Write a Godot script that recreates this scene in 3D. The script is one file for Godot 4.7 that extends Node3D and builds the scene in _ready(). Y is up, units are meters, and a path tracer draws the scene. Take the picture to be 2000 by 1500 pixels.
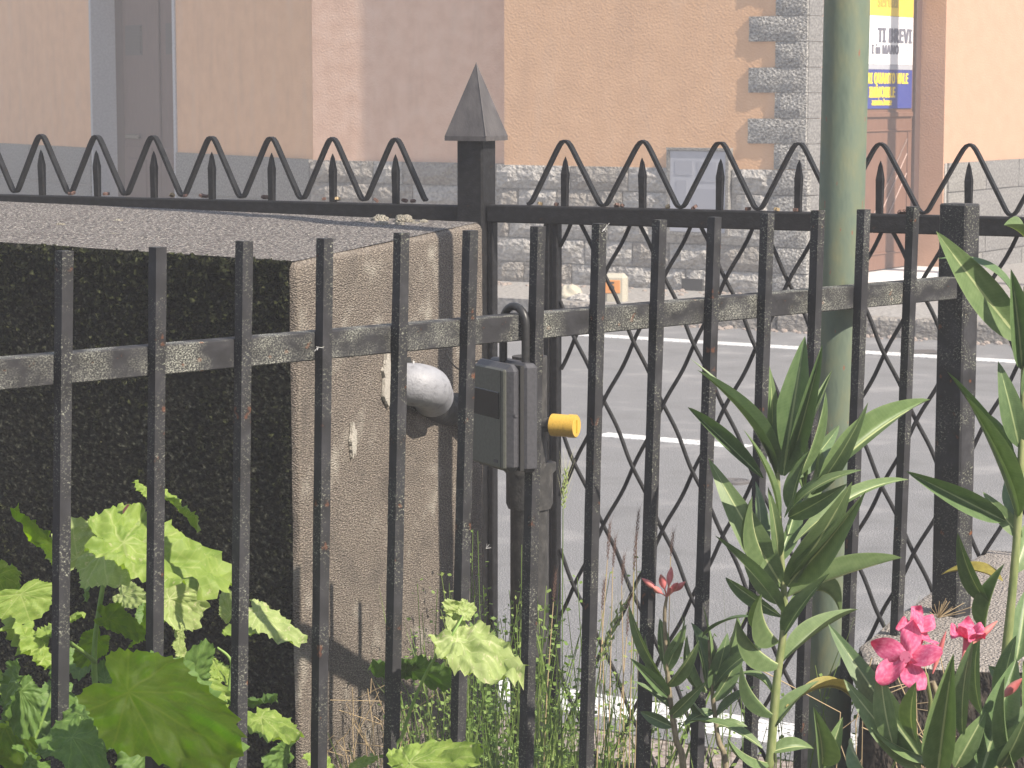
extends Node3D

const TALL_OLEANDER := [
	[Vector3(0.396, 1.044, -3.550), Vector3(0.423, 1.251, -3.530), 0.046, Vector3(0.15, 0.23, 0.92), 0.04],
	[Vector3(0.407, 1.062, -3.550), Vector3(0.440, 1.245, -3.465), 0.025, Vector3(0.06, 0.26, 0.93), 0.06],
	[Vector3(0.385, 1.043, -3.550), Vector3(0.256, 1.219, -3.525), 0.019, Vector3(0.36, 0.79, 0.53), 0.10],
	[Vector3(0.385, 1.047, -3.550), Vector3(0.264, 1.207, -3.479), 0.018, Vector3(0.85, 0.33, 0.52), 0.08],
	[Vector3(0.378, 1.062, -3.550), Vector3(0.372, 1.207, -3.530), 0.022, Vector3(0.13, 0.25, 0.91), 0.06],
	[Vector3(0.400, 1.050, -3.550), Vector3(0.475, 1.191, -3.622), 0.018, Vector3(-0.53, 0.47, 0.63), -0.05],
	[Vector3(0.367, 1.039, -3.550), Vector3(0.262, 1.133, -3.640), 0.022, Vector3(-0.54, 0.44, 0.54), 0.05],
	[Vector3(0.438, 1.016, -3.550), Vector3(0.507, 1.162, -3.471), 0.029, Vector3(0.17, 0.24, 0.94), 0.06],
	[Vector3(0.449, 1.037, -3.550), Vector3(0.628, 1.142, -3.660), 0.041, Vector3(0.12, 0.33, 0.92), 0.10],
	[Vector3(0.419, 1.043, -3.550), Vector3(0.462, 1.162, -3.595), 0.015, Vector3(0.85, 0.33, 0.54), 0.06],
	[Vector3(0.415, 1.039, -3.550), Vector3(0.493, 1.102, -3.667), 0.023, Vector3(0.15, 0.27, 0.99), 0.06],
	[Vector3(0.390, 0.975, -3.550), Vector3(0.328, 1.125, -3.455), 0.023, Vector3(0.11, 0.36, 0.92), 0.06],
	[Vector3(0.399, 0.981, -3.550), Vector3(0.504, 1.060, -3.499), 0.019, Vector3(0.30, 0.73, 0.53), 0.12],
	[Vector3(0.405, 0.982, -3.550), Vector3(0.481, 1.043, -3.481), 0.026, Vector3(0.09, 0.30, 0.89), 0.06],
	[Vector3(0.399, 0.875, -3.550), Vector3(0.288, 1.067, -3.568), 0.040, Vector3(-0.65, 0.51, 0.63), 0.08],
	[Vector3(0.404, 0.879, -3.550), Vector3(0.484, 1.050, -3.455), 0.044, Vector3(0.11, 0.33, 0.94), 0.06],
	[Vector3(0.411, 0.891, -3.550), Vector3(0.502, 1.039, -3.442), 0.032, Vector3(0.13, 0.32, 0.95), 0.06],
	[Vector3(0.413, 0.943, -3.550), Vector3(0.597, 1.021, -3.657), 0.018, Vector3(0.36, 0.86, 0.45), 0.12],
	[Vector3(0.376, 0.914, -3.550), Vector3(0.343, 1.028, -3.463), 0.020, Vector3(-0.76, 0.09, 0.45), 0.06],
	[Vector3(0.362, 0.914, -3.550), Vector3(0.366, 1.019, -3.653), 0.027, Vector3(0.78, 0.44, 0.53), 0.06],
	[Vector3(0.387, 0.910, -3.550), Vector3(0.430, 1.005, -3.642), 0.025, Vector3(0.14, 0.34, 0.93), 0.06],
	[Vector3(0.391, 0.921, -3.550), Vector3(0.368, 1.037, -3.495), 0.019, Vector3(0.18, 0.29, 1.02), 0.06],
	[Vector3(0.420, 0.997, -3.550), Vector3(0.453, 1.083, -3.589), 0.022, Vector3(0.82, 0.35, 0.56), 0.06],
	[Vector3(0.408, 0.990, -3.550), Vector3(0.432, 1.082, -3.538), 0.027, Vector3(-0.79, 0.09, 0.46), 0.06],
	[Vector3(0.427, 1.020, -3.550), Vector3(0.437, 1.105, -3.647), 0.022, Vector3(0.13, 0.23, 0.97), 0.06],
	[Vector3(0.399, 0.837, -3.550), Vector3(0.293, 0.963, -3.508), 0.018, Vector3(-0.60, 0.55, 0.58), 0.06],
	[Vector3(0.398, 0.833, -3.550), Vector3(0.322, 0.873, -3.648), 0.021, Vector3(-0.58, 0.43, 0.66), 0.06],
	[Vector3(0.403, 0.862, -3.550), Vector3(0.580, 0.913, -3.596), 0.010, Vector3(0.17, 0.95, 0.10), 0.02],
	[Vector3(0.409, 0.856, -3.550), Vector3(0.498, 0.811, -3.654), 0.018, Vector3(0.13, 0.94, 0.19), 0.20],
	[Vector3(0.400, 0.766, -3.550), Vector3(0.518, 0.832, -3.611), 0.027, Vector3(-0.54, 0.53, 0.55), 0.05],
	[Vector3(0.394, 0.797, -3.550), Vector3(0.355, 0.892, -3.435), 0.033, Vector3(-0.87, 0.03, 0.46), 0.06],
	[Vector3(0.405, 0.697, -3.550), Vector3(0.534, 0.646, -3.636), 0.019, Vector3(0.11, 1.01, 0.20), 0.28],
	[Vector3(0.459, 0.609, -3.550), Vector3(0.434, 0.721, -3.460), 0.032, Vector3(0.09, 0.31, 1.02), 0.06],
	[Vector3(0.463, 0.601, -3.550), Vector3(0.491, 0.679, -3.565), 0.024, Vector3(0.05, 0.34, 0.91), 0.06],
	[Vector3(0.371, 0.635, -3.550), Vector3(0.247, 0.652, -3.624), 0.022, Vector3(0.33, 0.85, 0.53), 0.15],
	[Vector3(0.386, 0.714, -3.550), Vector3(0.328, 0.743, -3.563), 0.025, Vector3(0.05, 0.94, 0.10), 0.20],
	[Vector3(0.391, 0.683, -3.550), Vector3(0.329, 0.786, -3.441), 0.022, Vector3(-0.85, 0.06, 0.53), 0.06],
	[Vector3(0.390, 0.667, -3.550), Vector3(0.455, 0.734, -3.564), 0.025, Vector3(-0.67, 0.44, 0.67), 0.06],
	[Vector3(0.383, 0.629, -3.550), Vector3(0.449, 0.630, -3.566), 0.025, Vector3(0.31, 0.77, 0.53), 0.15],
	[Vector3(0.383, 0.613, -3.550), Vector3(0.312, 0.671, -3.477), 0.022, Vector3(-0.79, 0.17, 0.55), 0.06],
	[Vector3(0.400, 0.806, -3.550), Vector3(0.458, 0.911, -3.488), 0.026, Vector3(-0.80, 0.12, 0.55), 0.06],
	[Vector3(0.399, 0.760, -3.550), Vector3(0.324, 0.847, -3.468), 0.023, Vector3(-0.87, 0.04, 0.50), 0.06],
	[Vector3(0.395, 0.852, -3.550), Vector3(0.340, 0.924, -3.576), 0.025, Vector3(-0.79, 0.07, 0.57), 0.06],
]
const TALL_STEM := [Vector3(0.373, 0.543, -3.550), Vector3(0.382, 0.613, -3.550), Vector3(0.391, 0.737, -3.550), Vector3(0.401, 0.837, -3.550), Vector3(0.392, 0.959, -3.550), Vector3(0.388, 1.050, -3.550)]
const SMALL_OLEANDER := [
	[Vector3(0.231, 0.720, -3.620), Vector3(0.175, 0.839, -3.612), 0.021, Vector3(-0.67, 0.51, 0.59), 0.06],
	[Vector3(0.231, 0.734, -3.620), Vector3(0.261, 0.809, -3.610), 0.021, Vector3(0.10, 0.26, 0.97), 0.06],
	[Vector3(0.235, 0.696, -3.620), Vector3(0.176, 0.761, -3.596), 0.018, Vector3(-0.63, 0.52, 0.60), 0.06],
	[Vector3(0.233, 0.712, -3.620), Vector3(0.278, 0.793, -3.576), 0.019, Vector3(0.12, 0.26, 0.99), 0.06],
	[Vector3(0.228, 0.744, -3.620), Vector3(0.224, 0.807, -3.662), 0.018, Vector3(0.12, 0.35, 0.89), 0.06],
	[Vector3(0.239, 0.679, -3.620), Vector3(0.183, 0.720, -3.621), 0.017, Vector3(0.29, 0.79, 0.44), 0.06],
	[Vector3(0.231, 0.755, -3.620), Vector3(0.256, 0.832, -3.575), 0.015, Vector3(0.81, 0.36, 0.44), 0.06],
	[Vector3(0.239, 0.665, -3.620), Vector3(0.290, 0.728, -3.586), 0.018, Vector3(0.10, 0.30, 0.91), 0.06],
	[Vector3(0.231, 0.704, -3.620), Vector3(0.201, 0.787, -3.637), 0.018, Vector3(-0.80, 0.10, 0.48), 0.06],
	[Vector3(0.243, 0.649, -3.620), Vector3(0.195, 0.664, -3.655), 0.017, Vector3(-0.59, 0.45, 0.63), 0.06],
]
const SMALL_STEM := [Vector3(0.260, 0.538, -3.620), Vector3(0.247, 0.633, -3.620), Vector3(0.235, 0.720, -3.620), Vector3(0.229, 0.814, -3.620), Vector3(0.232, 0.849, -3.620)]
const SIDE_OLEANDER := [
	[Vector3(0.304, 0.693, -3.660), Vector3(0.328, 0.784, -3.666), 0.029, Vector3(0.15, 0.27, 0.95), 0.06],
	[Vector3(0.296, 0.698, -3.660), Vector3(0.275, 0.791, -3.707), 0.025, Vector3(0.18, 0.25, 0.91), 0.06],
	[Vector3(0.308, 0.702, -3.660), Vector3(0.392, 0.786, -3.606), 0.020, Vector3(0.34, 0.73, 0.49), 0.10],
	[Vector3(0.301, 0.710, -3.660), Vector3(0.290, 0.826, -3.678), 0.018, Vector3(0.77, 0.42, 0.51), 0.06],
	[Vector3(0.289, 0.778, -3.660), Vector3(0.364, 0.821, -3.603), 0.020, Vector3(0.11, 0.97, 0.14), 0.10],
	[Vector3(0.299, 0.693, -3.660), Vector3(0.264, 0.788, -3.634), 0.021, Vector3(-0.77, 0.09, 0.45), 0.06],
	[Vector3(0.304, 0.678, -3.660), Vector3(0.352, 0.763, -3.665), 0.021, Vector3(0.16, 0.27, 0.91), 0.06],
	[Vector3(0.308, 0.663, -3.660), Vector3(0.257, 0.642, -3.647), 0.020, Vector3(0.41, 0.87, 0.52), 0.15],
	[Vector3(0.305, 0.718, -3.660), Vector3(0.346, 0.803, -3.708), 0.017, Vector3(0.85, 0.38, 0.44), 0.06],
	[Vector3(0.312, 0.655, -3.660), Vector3(0.374, 0.698, -3.678), 0.020, Vector3(-0.59, 0.48, 0.56), 0.06],
	[Vector3(0.309, 0.647, -3.660), Vector3(0.264, 0.697, -3.649), 0.020, Vector3(-0.80, 0.07, 0.47), 0.06],
	[Vector3(0.311, 0.639, -3.660), Vector3(0.359, 0.640, -3.655), 0.018, Vector3(0.40, 0.81, 0.47), 0.15],
]
const SIDE_STEM := [Vector3(0.329, 0.526, -3.660), Vector3(0.314, 0.623, -3.660), Vector3(0.304, 0.702, -3.660), Vector3(0.299, 0.774, -3.660)]
const FRONT_OLEANDER := [
	[Vector3(0.432, 0.902, -2.500), Vector3(0.337, 1.037, -2.575), 0.026, Vector3(-0.59, 0.57, 0.63), 0.03],
	[Vector3(0.428, 0.894, -2.500), Vector3(0.349, 0.987, -2.532), 0.022, Vector3(-0.64, 0.57, 0.53), 0.06],
	[Vector3(0.444, 0.891, -2.500), Vector3(0.451, 1.031, -2.460), 0.032, Vector3(0.11, 0.34, 0.91), 0.02],
	[Vector3(0.489, 0.891, -2.500), Vector3(0.536, 1.003, -2.558), 0.035, Vector3(0.19, 0.25, 0.96), 0.04],
	[Vector3(0.422, 0.927, -2.500), Vector3(0.407, 1.011, -2.421), 0.025, Vector3(-0.82, 0.04, 0.56), 0.06],
	[Vector3(0.527, 0.894, -2.500), Vector3(0.510, 1.000, -2.490), 0.023, Vector3(-0.74, 0.14, 0.55), 0.06],
	[Vector3(0.510, 0.900, -2.500), Vector3(0.527, 0.978, -2.448), 0.026, Vector3(0.06, 0.31, 0.90), 0.06],
	[Vector3(0.401, 0.910, -2.500), Vector3(0.397, 0.978, -2.537), 0.024, Vector3(-0.81, 0.10, 0.56), 0.06],
	[Vector3(0.462, 0.900, -2.500), Vector3(0.494, 0.959, -2.503), 0.023, Vector3(-0.85, 0.05, 0.51), 0.06],
	[Vector3(0.470, 0.932, -2.500), Vector3(0.479, 1.035, -2.504), 0.024, Vector3(-0.78, 0.09, 0.52), 0.06],
	[Vector3(0.538, 0.954, -2.500), Vector3(0.527, 1.018, -2.484), 0.021, Vector3(0.14, 0.34, 0.91), 0.06],
	[Vector3(0.438, 0.910, -2.500), Vector3(0.370, 0.949, -2.480), 0.021, Vector3(-0.80, 0.13, 0.47), 0.06],
	[Vector3(0.398, 0.921, -2.500), Vector3(0.384, 1.007, -2.509), 0.021, Vector3(-0.78, 0.16, 0.48), 0.06],
	[Vector3(0.529, 0.910, -2.500), Vector3(0.553, 0.981, -2.522), 0.026, Vector3(0.08, 0.30, 0.91), 0.06],
	[Vector3(0.374, 0.889, -2.500), Vector3(0.364, 0.914, -2.567), 0.019, Vector3(-0.81, 0.15, 0.49), 0.06],
	[Vector3(0.465, 0.883, -2.500), Vector3(0.526, 0.909, -2.565), 0.024, Vector3(0.34, 0.78, 0.51), 0.06],
]
const FRONT_STEM := [Vector3(0.466, 0.783, -2.520), Vector3(0.466, 0.838, -2.520), Vector3(0.458, 0.905, -2.520), Vector3(0.450, 0.960, -2.520), Vector3(0.440, 0.987, -2.520)]
const EDGE_OLEANDER := [
	[Vector3(0.625, 1.296, -3.000), Vector3(0.510, 1.434, -2.956), 0.038, Vector3(-0.55, 0.46, 0.66), -0.05],
	[Vector3(0.621, 1.338, -3.000), Vector3(0.518, 1.398, -2.998), 0.030, Vector3(0.37, 0.84, 0.50), 0.20],
	[Vector3(0.626, 1.263, -3.000), Vector3(0.603, 1.388, -2.967), 0.032, Vector3(0.08, 0.24, 0.98), 0.05],
	[Vector3(0.625, 1.166, -3.000), Vector3(0.595, 1.273, -2.991), 0.027, Vector3(0.07, 0.35, 0.92), 0.06],
	[Vector3(0.631, 1.110, -3.000), Vector3(0.532, 1.261, -2.986), 0.006, Vector3(0.32, 0.82, 0.51), 0.02],
	[Vector3(0.610, 1.073, -3.000), Vector3(0.489, 1.133, -3.016), 0.025, Vector3(-0.63, 0.47, 0.57), 0.06],
	[Vector3(0.624, 1.077, -3.000), Vector3(0.552, 1.233, -2.972), 0.014, Vector3(0.30, 0.75, 0.56), 0.04],
	[Vector3(0.620, 1.145, -3.000), Vector3(0.581, 1.202, -3.074), 0.010, Vector3(0.31, 0.73, 0.46), 0.06],
	[Vector3(0.609, 0.997, -3.000), Vector3(0.538, 0.999, -3.032), 0.031, Vector3(0.14, 0.93, 0.16), 0.12],
	[Vector3(0.593, 0.967, -3.000), Vector3(0.537, 1.073, -2.920), 0.022, Vector3(-0.80, 0.12, 0.57), 0.06],
	[Vector3(0.589, 0.935, -3.000), Vector3(0.603, 1.027, -2.961), 0.030, Vector3(-0.56, 0.55, 0.66), 0.06],
	[Vector3(0.589, 0.824, -3.000), Vector3(0.567, 0.953, -2.920), 0.032, Vector3(-0.80, 0.17, 0.49), 0.06],
	[Vector3(0.628, 0.896, -3.000), Vector3(0.649, 0.977, -3.050), 0.028, Vector3(0.13, 0.34, 0.95), 0.06],
	[Vector3(0.631, 1.417, -3.000), Vector3(0.585, 1.443, -2.925), 0.020, Vector3(0.29, 0.75, 0.47), 0.06],
	[Vector3(0.627, 1.078, -3.000), Vector3(0.638, 1.137, -3.074), 0.025, Vector3(-0.78, 0.14, 0.51), 0.06],
	[Vector3(0.631, 1.052, -3.000), Vector3(0.586, 1.106, -3.022), 0.019, Vector3(-0.56, 0.56, 0.66), 0.06],
	[Vector3(0.623, 1.007, -3.000), Vector3(0.657, 1.075, -3.052), 0.025, Vector3(0.06, 0.28, 0.88), 0.06],
	[Vector3(0.630, 1.225, -3.000), Vector3(0.642, 1.313, -3.007), 0.028, Vector3(0.16, 0.24, 0.91), 0.06],
	[Vector3(0.614, 0.825, -3.000), Vector3(0.623, 0.934, -2.978), 0.031, Vector3(-0.84, 0.14, 0.48), 0.06],
	[Vector3(0.623, 0.871, -3.000), Vector3(0.598, 0.885, -3.022), 0.019, Vector3(-0.80, 0.11, 0.56), 0.06],
]
const EDGE_STEM := [Vector3(0.598, 0.680, -3.000), Vector3(0.612, 0.858, -3.000), Vector3(0.625, 1.046, -3.000), Vector3(0.629, 1.212, -3.000), Vector3(0.629, 1.364, -3.000)]
const BROAD_LEAVES := [
	[Vector3(-0.558, 0.980, -3.300), Vector3(-0.486, 0.975, -3.232), 0.116, Vector3(0.21, 0.43, 0.89), 0.10, 1],
	[Vector3(-0.522, 1.000, -3.250), Vector3(-0.372, 0.949, -3.288), 0.082, Vector3(0.04, 0.80, 0.46), 0.10, 0],
	[Vector3(-0.651, 0.940, -3.200), Vector3(-0.637, 0.903, -3.193), 0.087, Vector3(0.12, 0.29, 0.93), 0.15, 0],
	[Vector3(-0.606, 0.890, -3.100), Vector3(-0.640, 0.929, -3.047), 0.070, Vector3(0.37, 0.79, 0.53), 0.10, 0],
	[Vector3(-0.592, 0.914, -3.100), Vector3(-0.565, 0.929, -3.153), 0.046, Vector3(-0.60, 0.51, 0.62), 0.10, 0],
	[Vector3(-0.553, 0.884, -3.300), Vector3(-0.499, 0.864, -3.307), 0.055, Vector3(0.42, 0.84, 0.49), 0.12, 3],
	[Vector3(-0.556, 0.888, -3.450), Vector3(-0.520, 0.887, -3.413), 0.033, Vector3(0.17, 0.35, 0.89), 0.10, 1],
	[Vector3(-0.490, 0.881, -3.450), Vector3(-0.433, 0.840, -3.518), 0.054, Vector3(0.15, 0.34, 0.98), 0.10, 1],
	[Vector3(-0.469, 0.841, -3.400), Vector3(-0.469, 0.804, -3.422), 0.038, Vector3(0.53, 0.61, 0.55), 0.05, 1],
	[Vector3(-0.373, 0.841, -3.550), Vector3(-0.306, 0.795, -3.527), 0.059, Vector3(0.66, 0.59, 0.46), 0.08, 1],
	[Vector3(-0.628, 0.989, -3.300), Vector3(-0.667, 1.039, -3.232), 0.023, Vector3(0.38, 0.87, 0.47), 0.15, 3],
	[Vector3(-0.498, 1.019, -3.500), Vector3(-0.450, 0.978, -3.538), 0.023, Vector3(0.12, 1.01, 0.18), 0.20, 0],
	[Vector3(-0.524, 1.025, -3.500), Vector3(-0.543, 1.044, -3.493), 0.015, Vector3(0.41, 0.78, 0.47), 0.10, 0],
	[Vector3(-0.538, 1.000, -3.450), Vector3(-0.567, 0.991, -3.397), 0.029, Vector3(0.11, 0.33, 0.98), 0.10, 0],
	[Vector3(-0.551, 0.983, -3.500), Vector3(-0.533, 0.955, -3.553), 0.037, Vector3(0.11, 0.37, 0.94), 0.10, 1],
	[Vector3(-0.460, 0.775, -3.350), Vector3(-0.390, 0.755, -3.357), 0.063, Vector3(0.28, 0.33, 0.74), 0.10, 0],
	[Vector3(-0.447, 0.907, -2.800), Vector3(-0.313, 0.838, -2.762), 0.110, Vector3(-0.46, 0.66, 0.49), 0.03, 3],
	[Vector3(-0.428, 0.851, -3.000), Vector3(-0.331, 0.754, -3.067), 0.095, Vector3(0.67, 0.56, 0.30), 0.08, 2],
	[Vector3(-0.575, 0.774, -3.400), Vector3(-0.528, 0.787, -3.422), 0.057, Vector3(0.33, 0.83, 0.46), 0.10, 2],
	[Vector3(-0.528, 0.841, -2.950), Vector3(-0.576, 0.792, -2.928), 0.067, Vector3(-0.62, 0.55, 0.62), 0.10, 2],
	[Vector3(-0.355, 0.722, -3.400), Vector3(-0.299, 0.699, -3.333), 0.056, Vector3(0.40, 0.87, 0.55), 0.15, 0],
	[Vector3(-0.619, 0.871, -3.000), Vector3(-0.654, 0.815, -3.038), 0.057, Vector3(-0.64, 0.52, 0.60), 0.10, 2],
	[Vector3(-0.624, 0.845, -3.050), Vector3(-0.614, 0.784, -3.042), 0.051, Vector3(0.11, 0.33, 1.00), 0.10, 2],
	[Vector3(-0.329, 0.642, -3.500), Vector3(-0.354, 0.642, -3.447), 0.051, Vector3(-0.77, 0.05, 0.53), 0.10, 2],
	[Vector3(-0.632, 0.827, -3.300), Vector3(-0.629, 0.748, -3.353), 0.062, Vector3(-0.86, 0.06, 0.56), 0.10, 2],
	[Vector3(-0.611, 0.950, -3.400), Vector3(-0.619, 1.007, -3.407), 0.078, Vector3(0.29, 0.45, 0.83), 0.08, 1],
	[Vector3(-0.598, 0.921, -3.400), Vector3(-0.588, 0.903, -3.362), 0.049, Vector3(-0.85, 0.12, 0.47), 0.10, 2],
	[Vector3(-0.535, 0.825, -3.500), Vector3(-0.514, 0.849, -3.567), 0.081, Vector3(-0.86, 0.16, 0.44), 0.05, 3],
	[Vector3(-0.559, 0.707, -3.400), Vector3(-0.541, 0.660, -3.422), 0.064, Vector3(-0.80, 0.08, 0.52), 0.10, 2],
	[Vector3(-0.507, 0.749, -3.500), Vector3(-0.527, 0.686, -3.478), 0.065, Vector3(-0.75, 0.11, 0.51), 0.10, 2],
	[Vector3(-0.655, 0.786, -3.100), Vector3(-0.616, 0.750, -3.033), 0.064, Vector3(0.07, 0.33, 0.91), 0.10, 3],
	[Vector3(-0.432, 0.772, -3.500), Vector3(-0.414, 0.740, -3.538), 0.037, Vector3(0.35, 0.74, 0.47), 0.10, 0],
	[Vector3(-0.585, 0.833, -3.400), Vector3(-0.613, 0.797, -3.393), 0.042, Vector3(0.17, 0.31, 0.96), 0.10, 3],
	[Vector3(-0.532, 0.826, -2.900), Vector3(-0.493, 0.790, -2.847), 0.054, Vector3(0.10, 0.35, 0.92), 0.10, 2],
	[Vector3(-0.706, 0.948, -3.300), Vector3(-0.697, 0.894, -3.353), 0.062, Vector3(0.07, 0.31, 0.92), 0.10, 0],
	[Vector3(-0.420, 0.826, -3.600), Vector3(-0.428, 0.864, -3.607), 0.015, Vector3(0.16, 0.26, 0.99), 0.10, 1],
	[Vector3(-0.478, 0.745, -3.200), Vector3(-0.514, 0.700, -3.163), 0.066, Vector3(0.37, 0.74, 0.51), 0.10, 2],
	[Vector3(-0.603, 0.766, -3.000), Vector3(-0.577, 0.720, -3.067), 0.070, Vector3(0.37, 0.86, 0.54), 0.10, 2],
]
const BROAD_STEM_TALL := [Vector3(-0.593, 0.573, -3.350), Vector3(-0.581, 0.735, -3.350), Vector3(-0.581, 0.829, -3.350), Vector3(-0.568, 0.916, -3.350), Vector3(-0.557, 0.968, -3.350), Vector3(-0.534, 1.013, -3.350)]
const BROAD_STEM_LOW := [Vector3(-0.655, 0.648, -3.150), Vector3(-0.634, 0.738, -3.150), Vector3(-0.618, 0.779, -3.150), Vector3(-0.601, 0.824, -3.150)]
const BROAD_STEM_SIDE := [Vector3(-0.580, 0.813, -3.350), Vector3(-0.587, 0.856, -3.250), Vector3(-0.590, 0.892, -3.150), Vector3(-0.607, 0.907, -3.100)]
const BROAD_STEM_BACK := [Vector3(-0.426, 0.619, -3.500), Vector3(-0.411, 0.742, -3.500), Vector3(-0.409, 0.780, -3.500), Vector3(-0.428, 0.799, -3.500)]
const LONE_LEAVES := [
	[Vector3(-0.075, 0.857, -3.300), Vector3(0.014, 0.814, -3.250), 0.065, Vector3(0.24, 0.79, 0.59), 0.08],
	[Vector3(-0.067, 0.887, -3.320), Vector3(-0.051, 0.897, -3.333), 0.024, Vector3(0.19, 0.31, 0.95), 0.10],
	[Vector3(-0.074, 0.886, -3.340), Vector3(-0.090, 0.902, -3.314), 0.021, Vector3(0.09, 0.30, 0.98), 0.10],
	[Vector3(-0.064, 0.886, -3.340), Vector3(-0.068, 0.899, -3.358), 0.017, Vector3(0.10, 0.24, 0.92), 0.10],
]
const LONE_STEM := [Vector3(-0.165, 0.617, -3.350), Vector3(-0.151, 0.715, -3.340), Vector3(-0.117, 0.807, -3.320), Vector3(-0.084, 0.859, -3.300), Vector3(-0.067, 0.885, -3.320)]
const SHADED_LEAVES := [
	[Vector3(-0.157, 0.717, -3.700), Vector3(-0.083, 0.695, -3.722), 0.093, Vector3(-0.28, 0.80, -0.40), 0.10],
	[Vector3(-0.165, 0.717, -3.700), Vector3(-0.218, 0.729, -3.684), 0.069, Vector3(-0.42, 0.74, -0.41), 0.10],
]
const LOW_LEAVES := [
	[Vector3(-0.128, 0.766, -3.000), Vector3(-0.035, 0.781, -2.971), 0.047, Vector3(0.30, 0.70, 0.55), 0.08],
	[Vector3(-0.225, 0.651, -3.400), Vector3(-0.191, 0.668, -3.379), 0.028, Vector3(0.31, 0.79, 0.46), 0.10],
	[Vector3(-0.262, 0.647, -3.400), Vector3(-0.288, 0.673, -3.375), 0.028, Vector3(0.33, 0.75, 0.55), 0.10],
	[Vector3(-0.111, 0.732, -3.050), Vector3(-0.158, 0.758, -3.077), 0.045, Vector3(0.24, 0.73, 0.61), 0.08],
]

var rng := RandomNumberGenerator.new()
var M := {}
var lance_meshes := []
var broad_meshes := []
var used_names := {}

# ---------------------------------------------------------------- helpers

func lin(r: float, g: float, b: float, a := 1.0) -> Color:
	var c := Color(r, g, b).linear_to_srgb()
	c.a = a
	return c

func ramp(stops: Array) -> Gradient:
	var g := Gradient.new()
	var o := PackedFloat32Array()
	var c := PackedColorArray()
	for s in stops:
		o.append(s[0])
		c.append(s[1])
	g.offsets = o
	g.colors = c
	return g

func noise_tex(sd: int, freq: float, stops: Array, octaves := 4, size := 512, kind := FastNoiseLite.TYPE_SIMPLEX_SMOOTH) -> NoiseTexture2D:
	var n := FastNoiseLite.new()
	n.seed = sd
	n.noise_type = kind
	n.frequency = freq
	n.fractal_octaves = octaves
	n.fractal_gain = 0.55
	if kind == FastNoiseLite.TYPE_CELLULAR:
		n.cellular_return_type = FastNoiseLite.RETURN_DISTANCE
		n.fractal_type = FastNoiseLite.FRACTAL_NONE
	var t := NoiseTexture2D.new()
	t.width = size
	t.height = size
	t.seamless = true
	t.noise = n
	if stops.size():
		t.color_ramp = ramp(stops)
	return t

func surface(rough: float, tex: Texture2D, scale: Vector3, bump: Texture2D = null, bump_cm := 0.0, detail: Texture2D = null, detail_scale := Vector3.ONE, mask: Texture2D = null) -> StandardMaterial3D:
	var m := StandardMaterial3D.new()
	m.roughness = rough
	m.albedo_texture = tex
	m.uv1_triplanar = true
	m.uv1_world_triplanar = true
	m.uv1_scale = scale
	m.uv1_triplanar_sharpness = 4.0
	if bump:
		m.heightmap_enabled = true
		m.heightmap_texture = bump
		m.heightmap_scale = bump_cm
	if detail:
		m.detail_enabled = true
		m.detail_albedo = detail
		m.detail_blend_mode = BaseMaterial3D.BLEND_MODE_MIX
		m.detail_uv_layer = BaseMaterial3D.DETAIL_UV_2
		m.uv2_triplanar = true
		m.uv2_world_triplanar = true
		m.uv2_scale = detail_scale
		m.uv2_triplanar_sharpness = 4.0
		if mask:
			m.detail_mask = mask
	return m

func plain(c: Color, rough: float, metal := 0.0) -> StandardMaterial3D:
	var m := StandardMaterial3D.new()
	m.albedo_color = c
	m.roughness = rough
	m.metallic = metal
	return m

func mesh_tool() -> SurfaceTool:
	var st := SurfaceTool.new()
	st.begin(Mesh.PRIMITIVE_TRIANGLES)
	return st

func tri(st: SurfaceTool, a: Vector3, b: Vector3, c: Vector3, out: Vector3) -> void:
	var n := (b - a).cross(c - a)
	if n.length_squared() < 1e-16:
		return
	if n.dot(out) < 0.0:
		n = -n
	else:
		var k := b
		b = c
		c = k
	n = n.normalized()
	for p in [a, b, c]:
		st.set_normal(n)
		st.add_vertex(p)

func quad(st: SurfaceTool, a: Vector3, b: Vector3, c: Vector3, d: Vector3, out: Vector3) -> void:
	tri(st, a, b, c, out)
	tri(st, a, c, d, out)

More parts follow.
